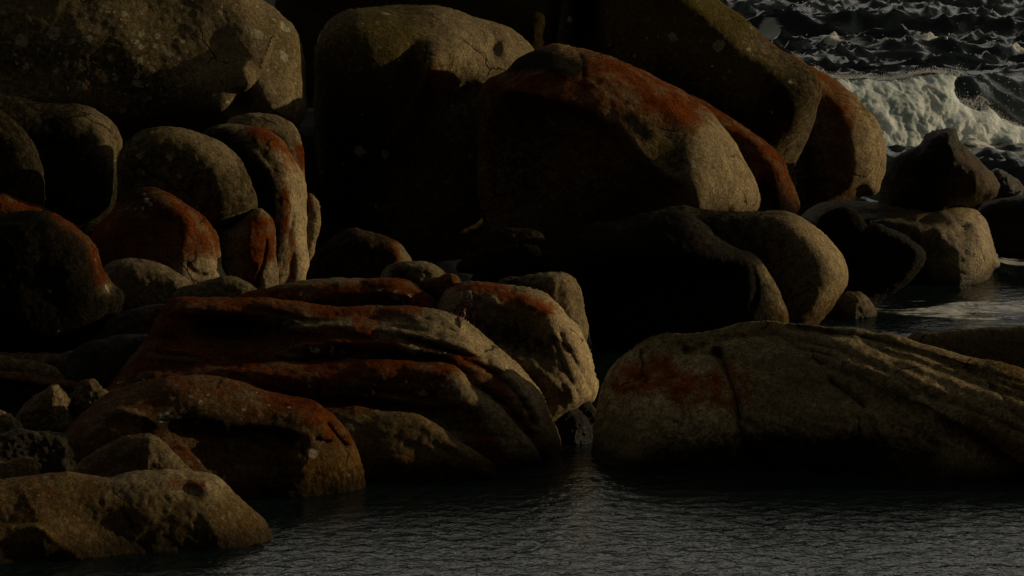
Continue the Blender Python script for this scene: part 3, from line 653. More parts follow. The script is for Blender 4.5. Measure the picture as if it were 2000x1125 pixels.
# --- right foreground slab
rock('whaleback_slab', 'wide brown whaleback slab with red patches and long cracks, right of the inlet',
     [(1150, 900), (1155, 868), (1163, 805), (1170, 752), (1184, 712), (1208, 682), (1250, 660), (1300, 645), (1345, 650), (1400, 640), (1452, 628), (1490, 625), (1532, 628), (1580, 631), (1640, 641), (1700, 650), (1762, 656), (1832, 672), (1902, 690), (1962, 706), (2040, 730), (2180, 770), (2300, 830), (2320, 920), (2240, 970), (1800, 985), (1400, 985), (1180, 960)],
     wl=(1500, 930), T=112, R=95, Tb=35, strata=(3.5, 300, 60, 24), tilt=(0.045, 0.50), step=3.6,
     strokes=[('c', [(1404, 690), (1425, 738), (1444, 790), (1452, 840), (1480, 890)], 36, 8), ('r', [(1385, 690), (1408, 740), (1425, 800)], 9, 22, 14, 1.4), ('c', [(1340, 688), (1380, 690), (1404, 692)], 8, 5), ('c', [(1480, 830), (1455, 820)], 8, 4),
              ('c', [(1405, 664), (1480, 656), (1545, 664), (1640, 690), (1730, 730), (1790, 770)], 8, 6), ('r', [(1405, 670), (1480, 664), (1545, 672), (1640, 698)], 4, 8, 26, 1.4),
              ('c', [(1540, 640), (1640, 658), (1740, 690), (1860, 728), (2010, 790)], 8, 6), ('r', [(1560, 650), (1640, 668), (1740, 700), (1860, 740)], 4, 8, 26, 1.4),
              ('c', [(1620, 648), (1760, 678), (1880, 712), (2020, 756)], 6, 5), ('c', [(1690, 660), (1800, 690), (1880, 715), (1930, 745), (1960, 790)], 7, 5),
              ('r', [(1660, 712), (1760, 752), (1825, 800)], 13, 40, 14, 1.3), ('c', [(1690, 708), (1780, 748), (1838, 800)], 7, 6), ('c', [(1622, 746), (1655, 770), (1688, 797)], 22, 6), ('b', (1730, 790), -16, 60, 24, 20),
              ('c', [(1780, 770), (1860, 790), (1960, 830), (2050, 880)], 8, 6), ('r', [(1800, 745), (1880, 765), (1960, 800)], 4, 30, 16, 1.4),
              ('s', [(1830, 805), (1900, 838), (1960, 882), (2010, 920)], -26, 14, 60), ('r', [(1900, 842), (1940, 868), (1995, 908)], 12, 30, 14, 1.3), ('b', (1800, 880), -18, 120, 36, 8), ('c', [(1330, 670), (1345, 685), (1380, 672)], 9, 3), ('c', [(1890, 720), (1960, 750), (2000, 770)], 8, 4),
              ('c', [(1540, 668), (1570, 685), (1640, 700)], 8, 4), ('c', [(1560, 640), (1700, 664)], 7, 4), ('b', (1260, 900), 16, 80, 30, -10), ('b', (1560, 800), 10, 90, 40, 20)],
     base=dict(olive=0.34, black=0.0, tone=1.6, algae=0.30, pale=0.06),
     paint=[('orange', [(1220, 740), (1280, 730), (1330, 760), (1390, 760)], 38, 0.95), ('tone', [(1230, 740), (1300, 745), (1390, 765)], 60, 2.0), ('orange', [(1290, 700), (1280, 720)], 24, 0.4), ('orange', [(1430, 720), (1470, 760), (1440, 790)], 26, 0.45), ('black', [(1300, 895), (1500, 890), (1800, 895)], 60, 0.7), ('black', [(1500, 860), (1700, 870)], 40, 0.25),
            ('olive', [(1500, 700), (1600, 760)], 80, -0.15), ('tone', [(1640, 700), (1800, 790)], 30, 0.3), ('algae', [(1900, 840), (2000, 900)], 30, 0.5), ('algae', [(1950, 700), (2020, 760)], 60, 0.3)],
     cat='rock slab', group=None)
rock('low_slab', 'low dark back of rock at the right edge, behind the whaleback slab',
     [(1720, 720), (1772, 656), (1850, 647), (1925, 640), (2010, 638), (2120, 640), (2140, 720), (1900, 760)], D=39.0, T=40, R=36, base=dict(olive=0.2, black=0.3, algae=0.3, tone=0.7))

# --- front left
rock('front_boulder', 'big reddish brown boulder with a slot in its right shoulder, rising from the cove',
     [(70, 960), (92, 920), (102, 880), (130, 832), (178, 790), (218, 764), (260, 748), (330, 733), (380, 731), (430, 736), (490, 748), (560, 770), (618, 792), (658, 825), (688, 860), (708, 900), (719, 945), (722, 990), (640, 1030), (400, 1040), (120, 1010)],
     wl=(640, 970), T=125, R=105, strata=(3.5, 160, 40, 8), tilt=(-0.10, 0.12),
     strokes=[('r', [(560, 775), (630, 840), (600, 900), (560, 975)], 16, 80, 60, 1.4), ('c', [(634, 830), (650, 850), (670, 870)], 26, 6), ('s', [(440, 826), (520, 832), (600, 850)], -26, 14, 80), ('r', [(200, 795), (270, 795), (320, 830)], 10, 20, 40, 1.5), ('b', (640, 824), -8, 7, 6, 0),
              ('b', (450, 900), -14, 90, 50, 0), ('s', [(180, 800), (250, 792), (300, 810), (340, 850)], 16, 10, 80)],
     base=dict(orange=0.52, black=0.24, tone=0.8, algae=0.28, pale=0.10),
     paint=[('orange', [(560, 775), (630, 820), (660, 860)], 30, 0.5), ('black', [(300, 830), (450, 830), (560, 850)], 26, 0.4), ('algae', [(560, 930), (640, 950), (710, 940)], 60, 0.65), ('orange', [(600, 930), (710, 930)], 50, -0.4), ('black', [(620, 860), (700, 940)], 50, -0.3), ('pale', [(300, 790), (480, 800)], 30, 0.25)])
rock('front_boulder', 'small pyramid shaped rock with a lit right facet, behind the pale foreground boulder',
     [(130, 950), (146, 920), (180, 886), (230, 858), (268, 849), (296, 847), (330, 871), (372, 915), (380, 950), (250, 980)], D=32.8, T=40, R=34,
     strokes=[('r', [(296, 850), (290, 890), (286, 930)], 16, 50, 40, 1.1)], base=dict(orange=0.35, algae=0.3, black=0.25, tone=0.8), rough=1.6, paint=[('orange', [(310, 880), (340, 910)], 24, -0.4)])
rock('front_boulder', 'low golden brown boulder in the lower left corner, the nearest to the camera',
     [(-140, 960), (-60, 940), (0, 936), (60, 928), (130, 923), (180, 926), (212, 931), (260, 923), (330, 919), (400, 924), (428, 934), (452, 958), (490, 990), (518, 1012), (532, 1040), (538, 1070), (520, 1100), (400, 1130), (100, 1160), (-140, 1160)],
     wl=(280, 1084), T=105, R=80, lump=0.5, tilt=(-0.10, 0.22),
     strokes=[('r', [(430, 936), (400, 990), (420, 1060)], 10, 60, 50, 1.5), ('s', [(-60, 1030), (60, 1020), (90, 1026), (130, 1060)], 14, 10, 90), ('r', [(80, 1015), (110, 1050), (160, 1090)], 14, 40, 30, 1.4), ('b', (370, 960), -10, 30, 16, 20), ('r', [(220, 940), (330, 935), (400, 945)], 6, 14, 20, 1.6), ('b', (200, 1030), -12, 70, 30, 20)],
     base=dict(algae=0.50, black=0.05, tone=0.95, orange=0.10), paint=[('black', [(-60, 1000), (60, 980), (200, 1010)], 40, 0.25), ('tone', [(250, 935), (420, 945)], 30, 0.4), ('algae', [(240, 945), (330, 935), (420, 950)], 26, -0.45), ('orange', [(340, 945), (390, 950)], 14, 0.5), ('orange', [(30, 960), (160, 970)], 40, 0.25), ('black', [(90, 1080), (160, 1090)], 30, 0.4)])
# ------------------------------------------------------------------ shore bed, sea
def grid_mesh(xs, ys, zf):
    X, Y = np.meshgrid(xs, ys)
    Z = zf(X, Y)
    V = np.stack([X, Y, Z], -1).reshape(-1, 3)
    idx = np.arange(X.size).reshape(X.shape)
    q = np.stack([idx[:-1, :-1], idx[:-1, 1:], idx[1:, 1:], idx[1:, :-1]], -1).reshape(-1, 4)
    return V, q


def sm(a, lo, hi): return SMAX(np.clip((a - lo) / (hi - lo), 0, 1))


def shore(x, y):
    left = sm(-x, 2.9, 5.0) * sm(y, 35.5, 38.5)
    back = sm(y, 45.5, 49.5) * sm(-x, -4.0, 0.0)
    z = -2.2 + 2.75 * np.maximum(left, sm(-x, 0.5, 3.5) * sm(y, 38.0, 41.5)) + 2.4 * back + 1.6 * sm(y, 52, 62) * sm(-x, -6, 0)
    p = np.stack([x.ravel(), y.ravel(), 0 * x.ravel()], 1)
    return z + (0.10 * fbm(p / 1.3, 4)).reshape(x.shape) - 3.0 * sm(y, 75, 110)


me = bpy.data.meshes.new('shore_bed')
V, q = grid_mesh(np.arange(-45, 46, 0.4), np.arange(16, 131, 0.4), shore)
make_mesh(me, V, q)
for c, v in dict(orange=0.0, black=0.8, pale=0.0, algae=0.3, olive=0.3, wet=0.3, tone=0.5).items():
    a = me.attributes.new(c, 'FLOAT', 'POINT'); a.data.foreach_set('value', np.full(len(V), v, np.float32))
me.materials.append(GRANITE)
bed = bpy.data.objects.new('ground', me); COL.objects.link(bed); bed['kind'] = 'structure'


# the sea: calm in the cove, choppy outside, one swell standing up before it breaks
def world_at(px, py, D):
    return CAM + rays(px, py) * D


def ridged(p, k):
    return 1 - 2 * np.abs(gnoise(p * k))


WAVE_Y = 72.5


def crest_line(x):
    return WAVE_Y + 0.5 + 0.6 * np.clip(x - 10.0, -4, 5) + 0.3 * np.sin(x * 0.5)


def sea(x, y):
    xf, yf = x.ravel(), y.ravel()
    open_ = sm(yf, 50, 59) * sm(xf + (yf - 44) * 0.3, 3.0, 6.0)
    open_ = np.maximum(open_, sm(yf, 56, 62))
    far = 1 + 1.6 * sm(yf, 150, 500)
    wx = xf + 1.2 * gnoise(np.stack([xf / 7, yf / 9, 0 * xf + 3], 1)); wy = yf + 1.5 * gnoise(np.stack([xf / 8, yf / 8, 0 * xf + 9], 1))
    z = 0
    for L, A, ang, sx in ((8.5, 0.34, 8, 2.6), (4.6, 0.26, -14, 2.2), (2.3, 0.18, 20, 2.0), (1.15, 0.115, -26, 1.7), (0.55, 0.055, 12, 1.5)):
        ca, sa = math.cos(R_(ang)), math.sin(R_(ang))
        u = (wx * ca + wy * sa) / (L * sx); v = (-wx * sa + wy * ca) / L
        n = 1 - np.abs(gnoise(np.stack([u * 1.0, v * 1.15, 0 * u + L * 7.7], 1))) * 2.2
        z = z + A * (np.clip(n, -1, 1) ** 3 * 0.9 - 0.1)
    z = z * open_ * 2.4 + z * 0.22 * (1 - open_) * sm(yf, 38, 43)
    calm = sm(yf, 62, 66) * sm(-yf, -79, -74)
    z = z * (1 - 0.45 * calm * sm(xf, 6, 9))
    # swell about to break
    t = yf - crest_line(xf)
    hump = np.where(t < 0, np.exp(-(t / 1.7) ** 2), np.exp(-(t / 5.5) ** 2))
    z = z + 1.75 * hump * sm(xf, 5.0, 7.5) * (1 - 0.35 * sm(xf, 13, 20))
    # small swell behind
    for yc, h, w_ in ((112.0, 0.6, 3.2), (93.0, 0.35, 3.0)):
        t = yf - yc - 0.8 * np.sin(xf * 0.35 + yc)
        z = z + h * np.exp(-(t / w_) ** 2) * open_ * (0.55 + 0.45 * np.sin(xf * 0.4 + yc * 0.7))
    # cove ripples
    cov = (1 - open_) * sm(-yf, -60, -48)
    p = np.stack([xf / 0.20, yf / 0.20, 0 * xf], 1)
    rip = 0.021 * gnoise(p) + 0.014 * gnoise(p * 1.6 + 5) + 0.008 * gnoise(np.stack([xf / 2.4, yf / 1.2, 0 * xf + 4], 1))
    z = z + cov * rip * (0.30 + 1.0 * sm(-yf + 0.12 * xf, -35.5, -31))
    return z.reshape(x.shape)


def segs(*parts):
    out = []
    for a, b, s in parts: out.append(np.arange(a, b, s))
    return np.concatenate(out)


xs = segs((-2500, -300, 300), (-300, -40, 20), (-40, -9, 1.0), (-9, 9, 0.075), (9, 26, 0.11), (26, 60, 1.0), (60, 300, 20), (300, 2600, 300))
ys = segs((10, 26, 0.5), (26, 41, 0.055), (41, 62, 0.16), (62, 112, 0.16), (112, 190, 0.35), (190, 320, 1.0), (320, 900, 15), (900, 6001, 300))
V, q = grid_mesh(xs, ys, sea)
me = bpy.data.meshes.new('water'); make_mesh(me, V, q)
# foam carried on the water: white caps, backwash streaks, churned water under the breaker
foam = np.zeros(len(V))


def px_of(V):
    r = V - CAM; d = r @ FWD
    return CX + F * (r @ RIGHT) / d, CY - F * (r @ UP) / d


def at_row(x, y): d = float(wdist(y)); w = world_at(x, y, d); return w[0], w[1]


PXX, PXY = px_of(V)
CAPS = []


def seen_at(x, y):          # the wave crest seen nearest to this direction
    k = np.where((np.abs(PXX - x) < 7) & (np.abs(PXY - y) < 3.5) & (V[:, 1] > 60))[0]
    if len(k) == 0: return at_row(x, y)
    j = k[np.argmin(V[k, 1])]
    return V[j, 0], V[j, 1] + 0.3


for (x, y, rx, ry, s) in ((1600, 68, 2.0, 0.9, .85), (1650, 76, 1.3, .8, .8), (1500, 70, .7, 1.2, .8), (1742, 72, 1.0, .8, .8), (1812, 72, 1.0, 1.6, .95), (1845, 82, 1.6, .8, .6), (1925, 86, 1.0, .8, .9), (1985, 92, 1.0, .9, .95),
                          (1570, 8, 1.4, .8, .6), (1870, 160, .5, .5, .5), (1940, 24, 1.2, .8, .6), (1690, 128, .7, .5, .6), (1950, 60, 1.2, .6, .5)):
    wx, wy = seen_at(x, y)
    rx *= 0.85; ry *= 0.6; s = min(1.0, s * 1.12)
    CAPS.append((wx, wy, rx, s))
    foam = np.maximum(foam, s * np.exp(-((V[:, 0] - wx) / rx) ** 2 - ((V[:, 1] - wy) / ry) ** 2))
for (x, y, rx, ry, s) in ((1800, 612, 1.7, 1.0, .72), (1950, 603, 1.7, .9, .72), (1870, 625, 1.6, .6, .6), (1760, 590, .8, .5, .5), (1985, 570, 1.0, .8, .45), (1990, 524, .8, .7, .7),
                          (1960, 322, 1.8, 1.2, .75), (1890, 316, 1.5, 1.2, .8), (2000, 345, 1.2, 1.2, .85), (1990, 400, 1.0, 1.0, .6)):
    wx, wy = at_row(x, y)
    foam = np.maximum(foam, s * np.exp(-((V[:, 0] - wx) / rx) ** 2 - ((V[:, 1] - wy) / ry) ** 2))
a = me.attributes.new('foam', 'FLOAT', 'POINT'); a.data.foreach_set('value', foam.astype(np.float32))
a = me.attributes.new('chop', 'FLOAT', 'POINT'); a.data.foreach_set('value', sm(V[:, 1], 48, 58).astype(np.float32))
m, nt, bs, out = new_mat('sea_water'); B = NB(nt)
co = B.node('ShaderNodeNewGeometry').outputs['Position']
mp = B.node('ShaderNodeMapping'); B.set(mp.inputs['Vector'], co); mp.inputs['Scale'].default_value = (0.8, 1.0, 1.0)
n1 = B.noise(mp.outputs[0], 4.2, 3, 0.55, 0.4)
n2 = B.noise(mp.outputs[0], 13.0, 3, 0.6)
mp3 = B.node('ShaderNodeMapping'); B.set(mp3.inputs['Vector'], co); mp3.inputs['Scale'].default_value = (0.38, 1.0, 1.0)
n3 = B.noise(mp3.outputs[0], 1.9, 8, 0.70, 0.8)
fo = B.attr('foam'); op = B.attr('chop')
fm = B.mapr(B.math('ADD', fo, B.math('MULTIPLY', B.math('SUBTRACT', n3, 0.5), 1.7)), 0.46, 0.68)
bs.inputs['Base Color'].default_value = (0.006, 0.013, 0.013, 1)
bs.inputs['Roughness'].default_value = 0.10
bs.inputs['IOR'].default_value = 1.333
h = B.math('ADD', B.math('MULTIPLY', n1, 0.055), B.math('MULTIPLY', n2, 0.016))
bu = B.node('ShaderNodeBump'); bu.inputs['Strength'].default_value = 0.7; bu.inputs['Distance'].default_value = 1.0
h = B.math('MULTIPLY', h, B.mapr(op, 0.0, 1.0, 1.1, 0.45, False))
B.set(bu.inputs['Height'], h); B.set(bs.inputs['Normal'], bu.outputs[0])
B.set(bs.inputs['Base Color'], B.mix(fm, (0.006, 0.013, 0.013), (0.62, 0.62, 0.58)))
B.set(bs.inputs['Roughness'], B.math('ADD', B.mapr(op, 0.0, 1.0, 0.10, 0.24, False), B.math('MULTIPLY', fm, 0.55)))
me.materials.append(m)
V0 = V
water = bpy.data.objects.new('water', me); COL.objects.link(water); water['kind'] = 'structure'

# ------------------------------------------------------------------ unseen wooded hill added behind the camera to block sky light
th = np.radians(np.arange(-200, 12, 3.0)); rr_ = np.concatenate([np.arange(46, 110, 3.0), np.arange(110, 260, 15.0)])
TH, RR = np.meshgrid(th, rr_)
back_ = np.exp(-((np.degrees(TH) + 90) / 62.0) ** 4)
HZ = -3 + (14 + 80 * back_) * sm(RR, 46, 100) * sm(np.degrees(TH), -200, -180) * sm(-np.degrees(TH), -12, 25)
HX = RR * np.cos(TH); HY = 40 + RR * np.sin(TH)
HZ = HZ + (2.2 * fbm(np.stack([HX.ravel() / 9, HY.ravel() / 9, 0 * HX.ravel()], 1), 4)).reshape(HX.shape) * sm(RR, 48, 60)
V = np.stack([HX, HY, HZ], -1).reshape(-1, 3); idx = np.arange(HX.size).reshape(HX.shape)
me2 = bpy.data.meshes.new('shade_hill'); make_mesh(me2, V, np.stack([idx[:-1, :-1], idx[:-1, 1:], idx[1:, 1:], idx[1:, :-1]], -1).reshape(-1, 4))
m, nt, bs, out = new_mat('shade_hill_scrub'); B = NB(nt)
co = B.node('ShaderNodeNewGeometry').outputs['Position']
B.set(bs.inputs['Base Color'], B.mix(B.mapr(B.noise(co, 0.6, 8, .7), .35, .65), (0.012, 0.016, 0.006), (0.045, 0.05, 0.02)))
bs.inputs['Roughness'].default_value = 0.95
me2.materials.append(m)
hl = bpy.data.objects.new('shade_hill', me2); COL.objects.link(hl); hl['kind'] = 'structure'

# ------------------------------------------------------------------ the breaker's white water and its flying drops
m, nt, bs, out = new_mat('sea_foam'); B = NB(nt)
co = B.node('ShaderNodeNewGeometry').outputs['Position']
nf = B.noise(co, 3.0, 8, 0.7); nf2 = B.noise(co, 14.0, 6, 0.75)
B.set(bs.inputs['Base Color'], B.mix(B.mapr(nf, 0.32, 0.58), (0.50, 0.57, 0.54), (0.86, 0.86, 0.83)))
bs.inputs['Roughness'].default_value = 0.7
bs.inputs['Subsurface Weight'].default_value = 0.5
bs.inputs['Subsurface Radius'].default_value = (0.25, 0.28, 0.28)
bs.inputs['Subsurface Scale'].default_value = 0.5
bu = B.node('ShaderNodeBump'); bu.inputs['Strength'].default_value = 0.9; bu.inputs['Distance'].default_value = 1.0
B.set(bu.inputs['Height'], B.math('ADD', B.math('MULTIPLY', nf, 0.12), B.math('MULTIPLY', nf2, 0.07))); B.set(bs.inputs['Normal'], bu.outputs[0])
FOAM = m
m2, nt2, bs2, out2 = new_mat('torn_foam'); B2 = NB(nt2)
co2 = B2.node('ShaderNodeNewGeometry').outputs['Position']
fa = B2.noise(co2, 2.2, 8, 0.72); fb_ = B2.noise(co2, 9.0, 6, 0.75); fc = B2.noise(co2, 0.9, 4, 0.6)
thin = B2.mapr(B2.math('ADD', B2.math('MULTIPLY', fa, 0.6), B2.math('MULTIPLY', fc, 0.4)), 0.36, 0.56)
B2.set(bs2.inputs['Base Color'], B2.mix(thin, (0.46, 0.58, 0.58), (0.86, 0.91, 0.92)))
bs2.inputs['Roughness'].default_value = 0.8
bs2.inputs['Subsurface Weight'].default_value = 0.6
bs2.inputs['Subsurface Radius'].default_value = (0.5, 0.55, 0.5); bs2.inputs['Subsurface Scale'].default_value = 0.6
bu2 = B2.node('ShaderNodeBump'); bu2.inputs['Strength'].default_value = 0.8; bu2.inputs['Distance'].default_value = 1.0
B2.set(bu2.inputs['Height'], B2.math('ADD', B2.math('MULTIPLY', fa, 0.10), B2.math('MULTIPLY', fb_, 0.08))); B2.set(bs2.inputs['Normal'], bu2.outputs[0])
ed = B2.attr('edge')
B2.set(bs2.inputs['Alpha'], B2.mapr(B2.math('ADD', ed, B2.math('MULTIPLY', B2.math('SUBTRACT', fb_, 0.5), 1.6)), 0.10, 0.42))

W_D = 71.0
foam_loop = smooth_loop([(1520, 120), (1575, 128), (1592, 135), (1608, 147), (1630, 150), (1660, 152), (1690, 150), (1722, 154), (1760, 150), (1788, 143), (1812, 140), (1850, 141), (1874, 146), (1858, 156), (1854, 176), (1866, 196),
                         (1890, 208), (1915, 204), (1928, 216), (1948, 231), (1978, 242), (2012, 256), (2060, 272), (2120, 300), (2110, 330), (2000, 318), (1900, 314), (1820, 330), (1740, 340), (1640, 330), (1540, 260)], 2.0)
rf = np.random.RandomState(5)


def foam_body():
    st = 2.0
    lo = foam_loop.min(0); hi = foam_loop.max(0)
    X, Y = np.meshgrid(np.arange(lo[0] - st, hi[0] + 2 * st, st), np.arange(lo[1] - st, hi[1] + 2 * st, st)); sh = X.shape
    fx, fy = X.ravel(), Y.ravel()
    ins = inside(foam_loop, X, Y)
    dmin = np.empty(fx.shape); near = np.empty(fx.shape, int)
    for k in range(0, len(fx), 4000):
        d2 = (fx[k:k + 4000, None] - foam_loop[None, :, 0]) ** 2 + (fy[k:k + 4000, None] - foam_loop[None, :, 1]) ** 2
        near[k:k + 4000] = d2.argmin(1); dmin[k:k + 4000] = np.sqrt(d2.min(1))
    nb = np.zeros(sh, bool)
    for a_ in (-1, 0, 1):
        for b_ in (-1, 0, 1): nb |= np.roll(np.roll(ins, a_, 0), b_, 1)
    ef = (nb & ~ins).ravel(); insf = ins.ravel()
    fx = np.where(ef, foam_loop[near, 0], fx); fy = np.where(ef, foam_loop[near, 1], fy)
    w = np.where(ef, 0, dmin)
    g = np.sqrt(1 - (1 - np.clip(w / 45, 0, 1)) ** 2)
    P = np.stack([fx, fy, 0 * fx], 1)
    bil = 0; am = 1
    for k, s in enumerate((62, 30, 15, 8)):
        bil = bil + am * (np.abs(gnoise(P / s + 7.7 * k)) * 2.2 - 0.4); am *= 0.62
    z = g * (46 + 10 * bil + 0.28 * np.clip(fy - 140, 0, 170))
    z = np.where(ef, 0, z); zb = -40 * g
    ray_n = rays(1800, 230); ray_n /= np.linalg.norm(ray_n); ray_n = ray_n * math.cos(R_(31)) - RIGHT * math.sin(R_(31))
    O = CAM + rays(1800, 230) * W_D
    rr = rays(fx, fy); tt = ((O - CAM) @ ray_n) / (rr @ ray_n); P0 = CAM + rr * tt[:, None]
    M = W_D / F
    fr = P0 - ray_n * (z * M)[:, None]; bk = P0 - ray_n * (zb * M)[:, None]
    use = insf | ef
    idx = np.arange(X.size).reshape(sh)
    q = np.stack([idx[:-1, :-1], idx[1:, :-1], idx[1:, 1:], idx[:-1, 1:]], -1).reshape(-1, 4)
    q = q[use[q].all(1)]; q = q[insf[q].any(1)]
    uf = np.unique(q); mf = np.full(X.size, -1); mf[uf] = np.arange(len(uf))
    bn = uf[~ef[uf]]; mb = mf.copy(); mb[bn] = len(uf) + np.arange(len(bn))
    V = np.concatenate([fr[uf], bk[bn]]); Q = np.concatenate([mf[q], mb[q][:, ::-1]])
    V = V + 0.10 * np.stack([gnoise(V / 0.5 + 3), gnoise(V / 0.5 + 13), gnoise(V / 0.5 + 23)], 1) + 0.05 * np.stack([gnoise(V / 0.17 + 3), gnoise(V / 0.17 + 13), gnoise(V / 0.17 + 23)], 1)
    return V, Q, np.concatenate([w[uf], w[bn]]) / 26.0


V, Q, ED = foam_body()
me = bpy.data.meshes.new('breaking_wave'); make_mesh(me, V, Q); me.materials.append(m2)
a = me.attributes.new('edge', 'FLOAT', 'POINT'); a.data.foreach_set('value', np.clip(ED, 0, 1.5).astype(np.float32))
o = bpy.data.objects.new('breaking_wave', me); COL.objects.link(o)
o['kind'] = 'stuff'; o['label'] = 'white churning foam of a wave breaking behind the seaward boulders'; o['category'] = 'breaking wave'

# spray: drops of many sizes thrown off the crest and off the whitecaps
ico_v = np.array([(0, 0, 1), (.894, 0, .447), (.276, .851, .447), (-.724, .526, .447), (-.724, -.526, .447), (.276, -.851, .447),
                  (.724, .526, -.447), (-.276, .851, -.447), (-.894, 0, -.447), (-.276, -.851, -.447), (.724, -.526, -.447), (0, 0, -1)])
ico_f = np.array([(0, 1, 2), (0, 2, 3), (0, 3, 4), (0, 4, 5), (0, 5, 1), (1, 6, 2), (2, 7, 3), (3, 8, 4), (4, 9, 5), (5, 10, 1),
                  (6, 7, 2), (7, 8, 3), (8, 9, 4), (9, 10, 5), (10, 6, 1), (11, 7, 6), (11, 8, 7), (11, 9, 8), (11, 10, 9), (11, 6, 10)])
pts = []
top = foam_loop[(foam_loop[:, 0] > 1585) & (foam_loop[:, 0] < 2060) & (foam_loop[:, 1] < 280)]
for k in range(9000):
    p = top[rf.randint(len(top))]
    hgt = abs(rf.normal()) * 4.5
    if 1860 < p[0] < 1960: hgt *= 1.9
    if p[0] > 1960: hgt *= 0.8
    r = min(0.016, 0.002 + 0.0032 * abs(rf.normal()))
    pts.append((p[0] + rf.normal() * 5, p[1] - hgt + 2, W_D + rf.normal() * 0.5, r))
for k in range(60):                       # lone drops flung ahead of the crest
    pts.append((rf.uniform(1880, 2000), rf.uniform(150, 235), W_D - rf.uniform(0, 1.0), rf.uniform(0.005, 0.013)))
arcs = ((1893, 206, 9), (1912, 200, 12), (1905, 206, 7), (1924, 208, 13), (1932, 222, 10), (1884, 202, 8), (1940, 226, 8), (1918, 196, 6))
for (ax, ay, ar) in arcs:                 # looping ropes of water
    a0 = rf.uniform(0, 6.28)
    for t in np.linspace(0, rf.uniform(3.2, 5.6), 34):
        pts.append((ax + ar * 0.62 * math.cos(a0 + t), ay + ar * math.sin(a0 + t), W_D - 0.3, 0.016))
for k in range(500):                      # crumbs of foam on the body, catching the sun
    p = (rf.uniform(1600, 2000), rf.uniform(150, 305))
    if inside(foam_loop, np.array([p[0]]), np.array([p[1]]))[0]:
        pts.append((p[0], p[1], W_D - rf.uniform(0.7, 1.5), rf.uniform(0.005, 0.014)))
caps = []
wz = {}
for (wx, wy, rx, s_) in CAPS:
    n_ = int(120 * rx * s_)
    k = np.where((np.abs(V0[:, 0] - wx) < 3) & (np.abs(V0[:, 1] - wy) < 2))[0]
    for q_ in range(n_):
        j = k[rf.randint(len(k))]
        gx = (V0[j, 0] - wx) / (rx * 0.8); gy = (V0[j, 1] - wy) / 0.9
        if rf.rand() > math.exp(-gx * gx - gy * gy): continue
        caps.append((V0[j, 0], V0[j, 1], V0[j, 2] + abs(rf.normal()) * 0.10, abs(rf.normal()) * 0.016 + 0.008))
caps = np.array(caps)
pts = np.array(pts)
pts[:, 2] += np.where(np.abs(pts[:, 2] - W_D) < 5, 0.6 * (pts[:, 0] - 1800) * W_D / F, 0)
C = CAM + rays(pts[:, 0], pts[:, 1]) * pts[:, 2:3]
C = np.concatenate([C, caps[:, :3]]); pts = np.concatenate([pts, caps])
st = np.stack([rf.uniform(.7, 1.6, len(pts)), rf.uniform(.7, 1.3, len(pts)), rf.uniform(.7, 1.7, len(pts))], 1)
V = (C[:, None, :] + ico_v[None] * (pts[:, 3:4] * st)[:, None, :]).reshape(-1, 3)
Q = (ico_f[None] + 12 * np.arange(len(pts))[:, None, None]).reshape(-1, 3)
me = bpy.data.meshes.new('sea_spray'); make_mesh(me, V, Q); me.materials.append(FOAM)
o = bpy.data.objects.new('sea_spray', me); COL.objects.link(o)
o['kind'] = 'stuff'; o['label'] = 'flying drops and loops of spray above the breaking wave and whitecaps'; o['category'] = 'spray'
# ------------------------------------------------------------------ ring bolt and seaweed
def tube(path, rad, n=10, closed=False):
    P = [Vector(p) for p in path]; k = len(P); V = []; Q = []
    rad = rad if isinstance(rad, (list, tuple)) else [rad] * k
    for i, p in enumerate(P):
        a = P[(i + 1) % k] if (closed or i < k - 1) else p
        b = P[i - 1] if (closed or i > 0) else p
        t = (a - b).normalized()
        u = t.cross(Vector((0.31, 0.22, 0.92))).normalized(); v = t.cross(u)
        for j in range(n):
            th = 2 * math.pi * j / n
            V.append(p + (u * math.cos(th) + v * math.sin(th)) * rad[i])
    for i in range(k if closed else k - 1):
        for j in range(n):
            Q.append((i * n + j, i * n + (j + 1) % n, ((i + 1) % k) * n + (j + 1) % n, ((i + 1) % k) * n + j))
    return V, Q


def join(parts):
    V = []; Q = []
    for v, q in parts:
        b = len(V); V += [tuple(x) for x in v]; Q += [tuple(i + b for i in f) for f in q]
    return np.array(V), np.array(Q)


bpy.context.view_layer.update()
DG = bpy.context.evaluated_depsgraph_get()


def hit(px, py):
    d = rays(px, py); d = d / np.linalg.norm(d)
    ok, loc, nor, i, ob, mx = SC.ray_cast(DG, Vector(CAM), Vector(d))
    return loc, nor, ob


m, nt, bs, out = new_mat('rusty_iron'); B = NB(nt)
co = B.node('ShaderNodeNewGeometry').outputs['Position']
B.set(bs.inputs['Base Color'], B.mix(B.mapr(B.noise(co, 60, 5, .7), .4, .65), (0.015, 0.010, 0.008), (0.07, 0.028, 0.012)))
bs.inputs['Metallic'].default_value = 0.4; bs.inputs['Roughness'].default_value = 0.7
IRON = m
base, nor, ob = hit(1493, 640)
root = bpy.data.objects.new('ring_bolt', None); COL.objects.link(root); root.location = base
root['label'] = 'small rusty iron mooring ring on a bolt set in the top of the whaleback slab'; root['category'] = 'mooring ring'
v, q = join([tube([(-0.02, 0.0, -0.05), (0.02, 0.0, 0.03), (0.038, 0.0, 0.062)], [0.011, 0.011, 0.010]), tube([(-0.03, 0, -0.01), (-0.012, 0, 0.0)], [0.024, 0.022])])
me = bpy.data.meshes.new('bolt'); make_mesh(me, v, q); me.materials.append(IRON)
o = bpy.data.objects.new('bolt', me); COL.objects.link(o); o.parent = root
v, q = tube([(0.056 + 0.040 * math.cos(a), 0.014 * math.sin(a), 0.110 + 0.052 * math.sin(a)) for a in np.linspace(0, 2 * math.pi, 28, endpoint=False)], 0.0085, 10, True)
